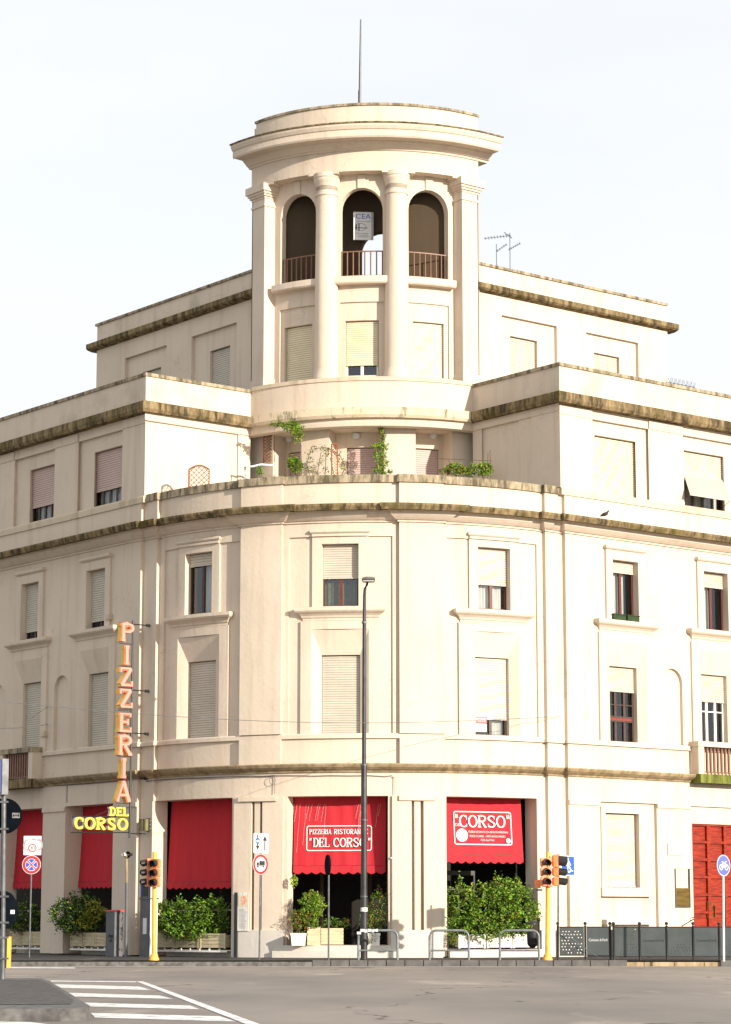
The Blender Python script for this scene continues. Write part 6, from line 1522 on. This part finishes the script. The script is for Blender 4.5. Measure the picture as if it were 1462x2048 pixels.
# ================================================================== terrace things
def lattice(px0, px1, py0, py1, Y, label, arch=False, n=5, diag=True, mat='brown_lattice', t=0.014):
    a = at(px0, py1, Y); b_ = at(px1, py0, Y); w_ = b_.x - a.x; h = b_.z - a.z
    o = empty('trellis', (a.x + w_ / 2, Y, a.z), label, 'trellis'); pl_ = Plane((a.x, Y, a.z), (1, 0, 0))
    mb = MB(); rise = 0.14 if arch else 0
    top = [(w_ * k / 10, h - rise + rise * sin(pi * k / 10)) for k in range(11)]
    stroke(mb, pl_, [(0, 0), (0, h - rise)], 0.055, -0.02, 0.02); stroke(mb, pl_, [(w_, 0), (w_, h - rise)], 0.04, -0.02, 0.021); stroke(mb, pl_, top, 0.055, -0.02, 0.022)
    mb.build('frame', mat, o)
    mb = MB(); st_ = w_ / n; k = -int(h / st_) - 1
    while k * st_ < w_:
        for sg in (1, -1):
            x0, y0, x1, y1_ = (k * st_, 0, k * st_ + h, h) if sg > 0 else (w_ - k * st_, 0, w_ - k * st_ - h, h)
            seg = []
            for q in range(41):
                x = x0 + (x1 - x0) * q / 40; y = y0 + (y1_ - y0) * q / 40
                lim = h - rise + rise * sin(pi * max(0, min(1, x / w_))) if w_ else h
                if 0 <= x <= w_ and y <= lim: seg.append((x, y))
            if len(seg) > 1: stroke(mb, pl_, [seg[0], seg[-1]], t, -0.008 * sg, -0.008 * sg + 0.008)
        k += 1
    mb.build('lattice', mat, o)
    return o
lattice(377.5, 418.5, 931, 985, 83.2, 'low arched lattice panel standing by the left sunlit terrace wall', True, 4, t=0.024)
lattice(527, 548, 866, 925, 86.6, 'tall reddish expanding lattice on the left end pier', False, 3, t=0.022)
lattice(663, 675, 888, 955, 84.6, 'narrow reddish lattice strip among the twining stems', False, 2)
def plant(name, px, py, Y, label, cat, blobs, n, lsz, w_, wire=None, mats=(0, 1, 2, 3, 4)):
    p = at(px, py, Y); o = empty(name, tuple(p), label, cat)
    mb = MB(); leaves(mb, blobs, n, lsz, mats, w_); build_leaves(mb, 'foliage', o, GREEN)
    mb = MB()
    if wire:
        for path_ in wire: mb.tube([at(x, y, Y) for x, y in path_], 0.012, 5)
    else:
        for b_ in blobs: mb.tube([p, (b_[0], b_[1], b_[2])], 0.015, 5)
    mb.build('stems', 'bark', o)
Yt = 85.3
plant('climbing_plant', 603, 900, 85.6, 'feathery vine reaching out from the left pier under the slab', 'climbing plant', [blob(555, 848, 85.0, 36, 10, .12), blob(583, 852, 85, 42, 20, .15), blob(597, 868, 85.2, 20, 36, .12), blob(590, 858, 85, 24, 24, .12)], 1100, 0.085, (4, 0.5, 4, 2.5, 0), [[(603, 950), (602, 890), (596, 862), (575, 850), (545, 846)], [(560, 850), (550, 856), (548, 862)]])
plant('potted_shrub', 592, 950, Yt, 'feathery bright shrub in front of the left terrace door', 'shrub', [blob(592, 932, Yt, 30, 34, .2), blob(584, 924, Yt, 22, 22, .15)], 950, 0.08, (4, 0.5, 4, 2, 0))
plant('climbing_plant', 650, 955, 84.7, 'thin twining rose stems with sparse leaves in a ring on the central pier', 'climbing plant', [blob(x, y, 84.7, 16, 16, .08) for x, y in ((618, 905), (628, 898), (645, 897), (660, 902), (676, 908), (683, 922), (687, 935), (680, 945), (620, 920), (618, 938), (630, 946), (650, 912), (652, 940), (640, 925))], 560, 0.07, (3, 2, 1, 1.5, 1), [[(620, 955), (614, 930), (618, 908), (630, 897), (650, 895), (668, 903), (682, 915), (690, 935), (684, 950)], [(650, 955), (652, 900)], [(634, 950), (642, 905), (655, 898)], [(668, 950), (660, 915)]])
plant('climbing_plant', 766, 955, 85.0, 'narrow green vine climbing between the middle and right terrace doors', 'climbing plant', [blob(x, y, 85, w_, h, .12) for x, y, w_, h in ((758, 845, 10, 16), (762, 858, 12, 20), (766, 875, 12, 20), (764, 893, 26, 18), (752, 892, 20, 12), (760, 910, 28, 20), (765, 927, 26, 18), (758, 940, 26, 14), (766, 948, 18, 10))], 1500, 0.075, (4, 0.6, 4, 2.2, 0), [[(766, 955), (765, 900), (766, 870), (757, 838)]])
Yr = 84.3
plant('potted_shrub', 915, 952, Yr, 'loose olive shrub with bare twigs left of the rounder one on the terrace', 'shrub', [blob(908, 938, Yr, 40, 26, .25), blob(888, 942, Yr, 22, 12, .15), blob(925, 942, Yr, 30, 20, .2)], 1300, 0.075, (3, 2, 1.5, 3, 0.3), [[(875, 945), (900, 940), (915, 955)], [(870, 917), (985, 922)], [(905, 955), (898, 918)]])
plant('potted_shrub', 962, 952, Yr, 'dense rounder shrub at the right end of the terrace parapet', 'shrub', [blob(955, 940, Yr, 44, 26, .25), blob(972, 938, Yr, 28, 30, .25)], 1300, 0.075, (4, 1.2, 3.5, 2.5, 0), [[(975, 955), (976, 905)], [(982, 955), (980, 900)]])
plant('potted_shrub', 519, 950, 85.5, 'small green tuft at the foot of the left end pier', 'shrub', [blob(519, 942, 85.5, 14, 18, .12)], 150, 0.08, (3, 1, 4, 1, 0))
plant('potted_shrub', 780, 952, 84.2, 'tiny green tuft on the parapet right of the middle door', 'shrub', [blob(780, 943, 84.2, 11, 10, .1)], 80, 0.07, (3, 2, 2, 1, 0))
mb = MB(); Yp = 85.6; pts = [at(x, y, Yp) for x, y in ((490, 960), (490, 934), (505, 933), (522, 929), (548, 931))]
mb.tube(pts, 0.04, 8); tag(mb.build('white_pipe', 'sign_white', None, True, org=tuple(pts[1])), 'white pipe bent round the left end pier of the terrace', 'pipe')
for px, py, lab in ((580, 879, 'oval bulkhead lamp above the left terrace door'), (713, 872, 'oval bulkhead lamp above the middle terrace door'), (865, 872, 'oval bulkhead lamp above the right terrace door')):
    s_, z_ = pick(px, py, 0, None, CT, RW - 0.75); dg_ = s_ / (RW - 0.75); p = CT - U * (cos(dg_) * (RW - 0.73)) - V * (sin(dg_) * (RW - 0.73)); nn = (p - CT).normalized()
    o = empty('wall_lamp', (p.x, p.y, z_), lab, 'wall lamp', 'lamps above the terrace doors')
    mb = MB(); pl_ = Plane((p.x, p.y, z_), (-nn.y, nn.x, 0)); flat(mb, pl_, disc(0, 0, 0.15, 20, 0.12), 0.0, 0.05); mb.build('base', 'cab_pale', o)
    mb = MB(); flat(mb, pl_, disc(0, 0, 0.125, 20, 0.1), 0.05, 0.10); flat(mb, pl_, disc(0, 0, 0.09, 20, 0.07), 0.10, 0.13); mb.build('globe', 'sign_white', o)

# ================================================================== overhead wires
def wire(name, pts, r, label, mat='cab_grey'):
    mb = MB(); mb.tube(pts, r, 5); o = mb.build(name, mat, None, org=tuple(pts[0])); tag(o, label, 'cable')
e = pick(1120, 1433, 0.3, 'R'); E_ = Vector((*MAIN.at(e[0], 0.3), e[1])); A_ = at(-160, 1387, 62)
pts = [A_.lerp(E_, k / 24) - Vector((0, 0, 0.45 * sin(pi * k / 24))) for k in range(25)]
wire('overhead_wire', pts, 0.009, 'thin wire spanning from the left edge across the facade to the right seam')
s_, z_ = pick(96, 1449, 0.3, 'L'); E_ = Vector((*MAIN.at(s_, 0.30), z_)); A_ = at(-120, 1444, 62)
wire('overhead_wire', [A_.lerp(E_, k / 12) - Vector((0, 0, 0.15 * sin(pi * k / 12))) for k in range(13)], 0.011, 'thicker wire anchored beside the left balcony')
s_, z_ = pick(97, 1412, 0.3, 'L'); E_ = Vector((*MAIN.at(s_, 0.30), z_)); A_ = at(53, 1443, 84)
wire('overhead_wire', [A_, E_], 0.011, 'short slanting stay wire above the left balcony')
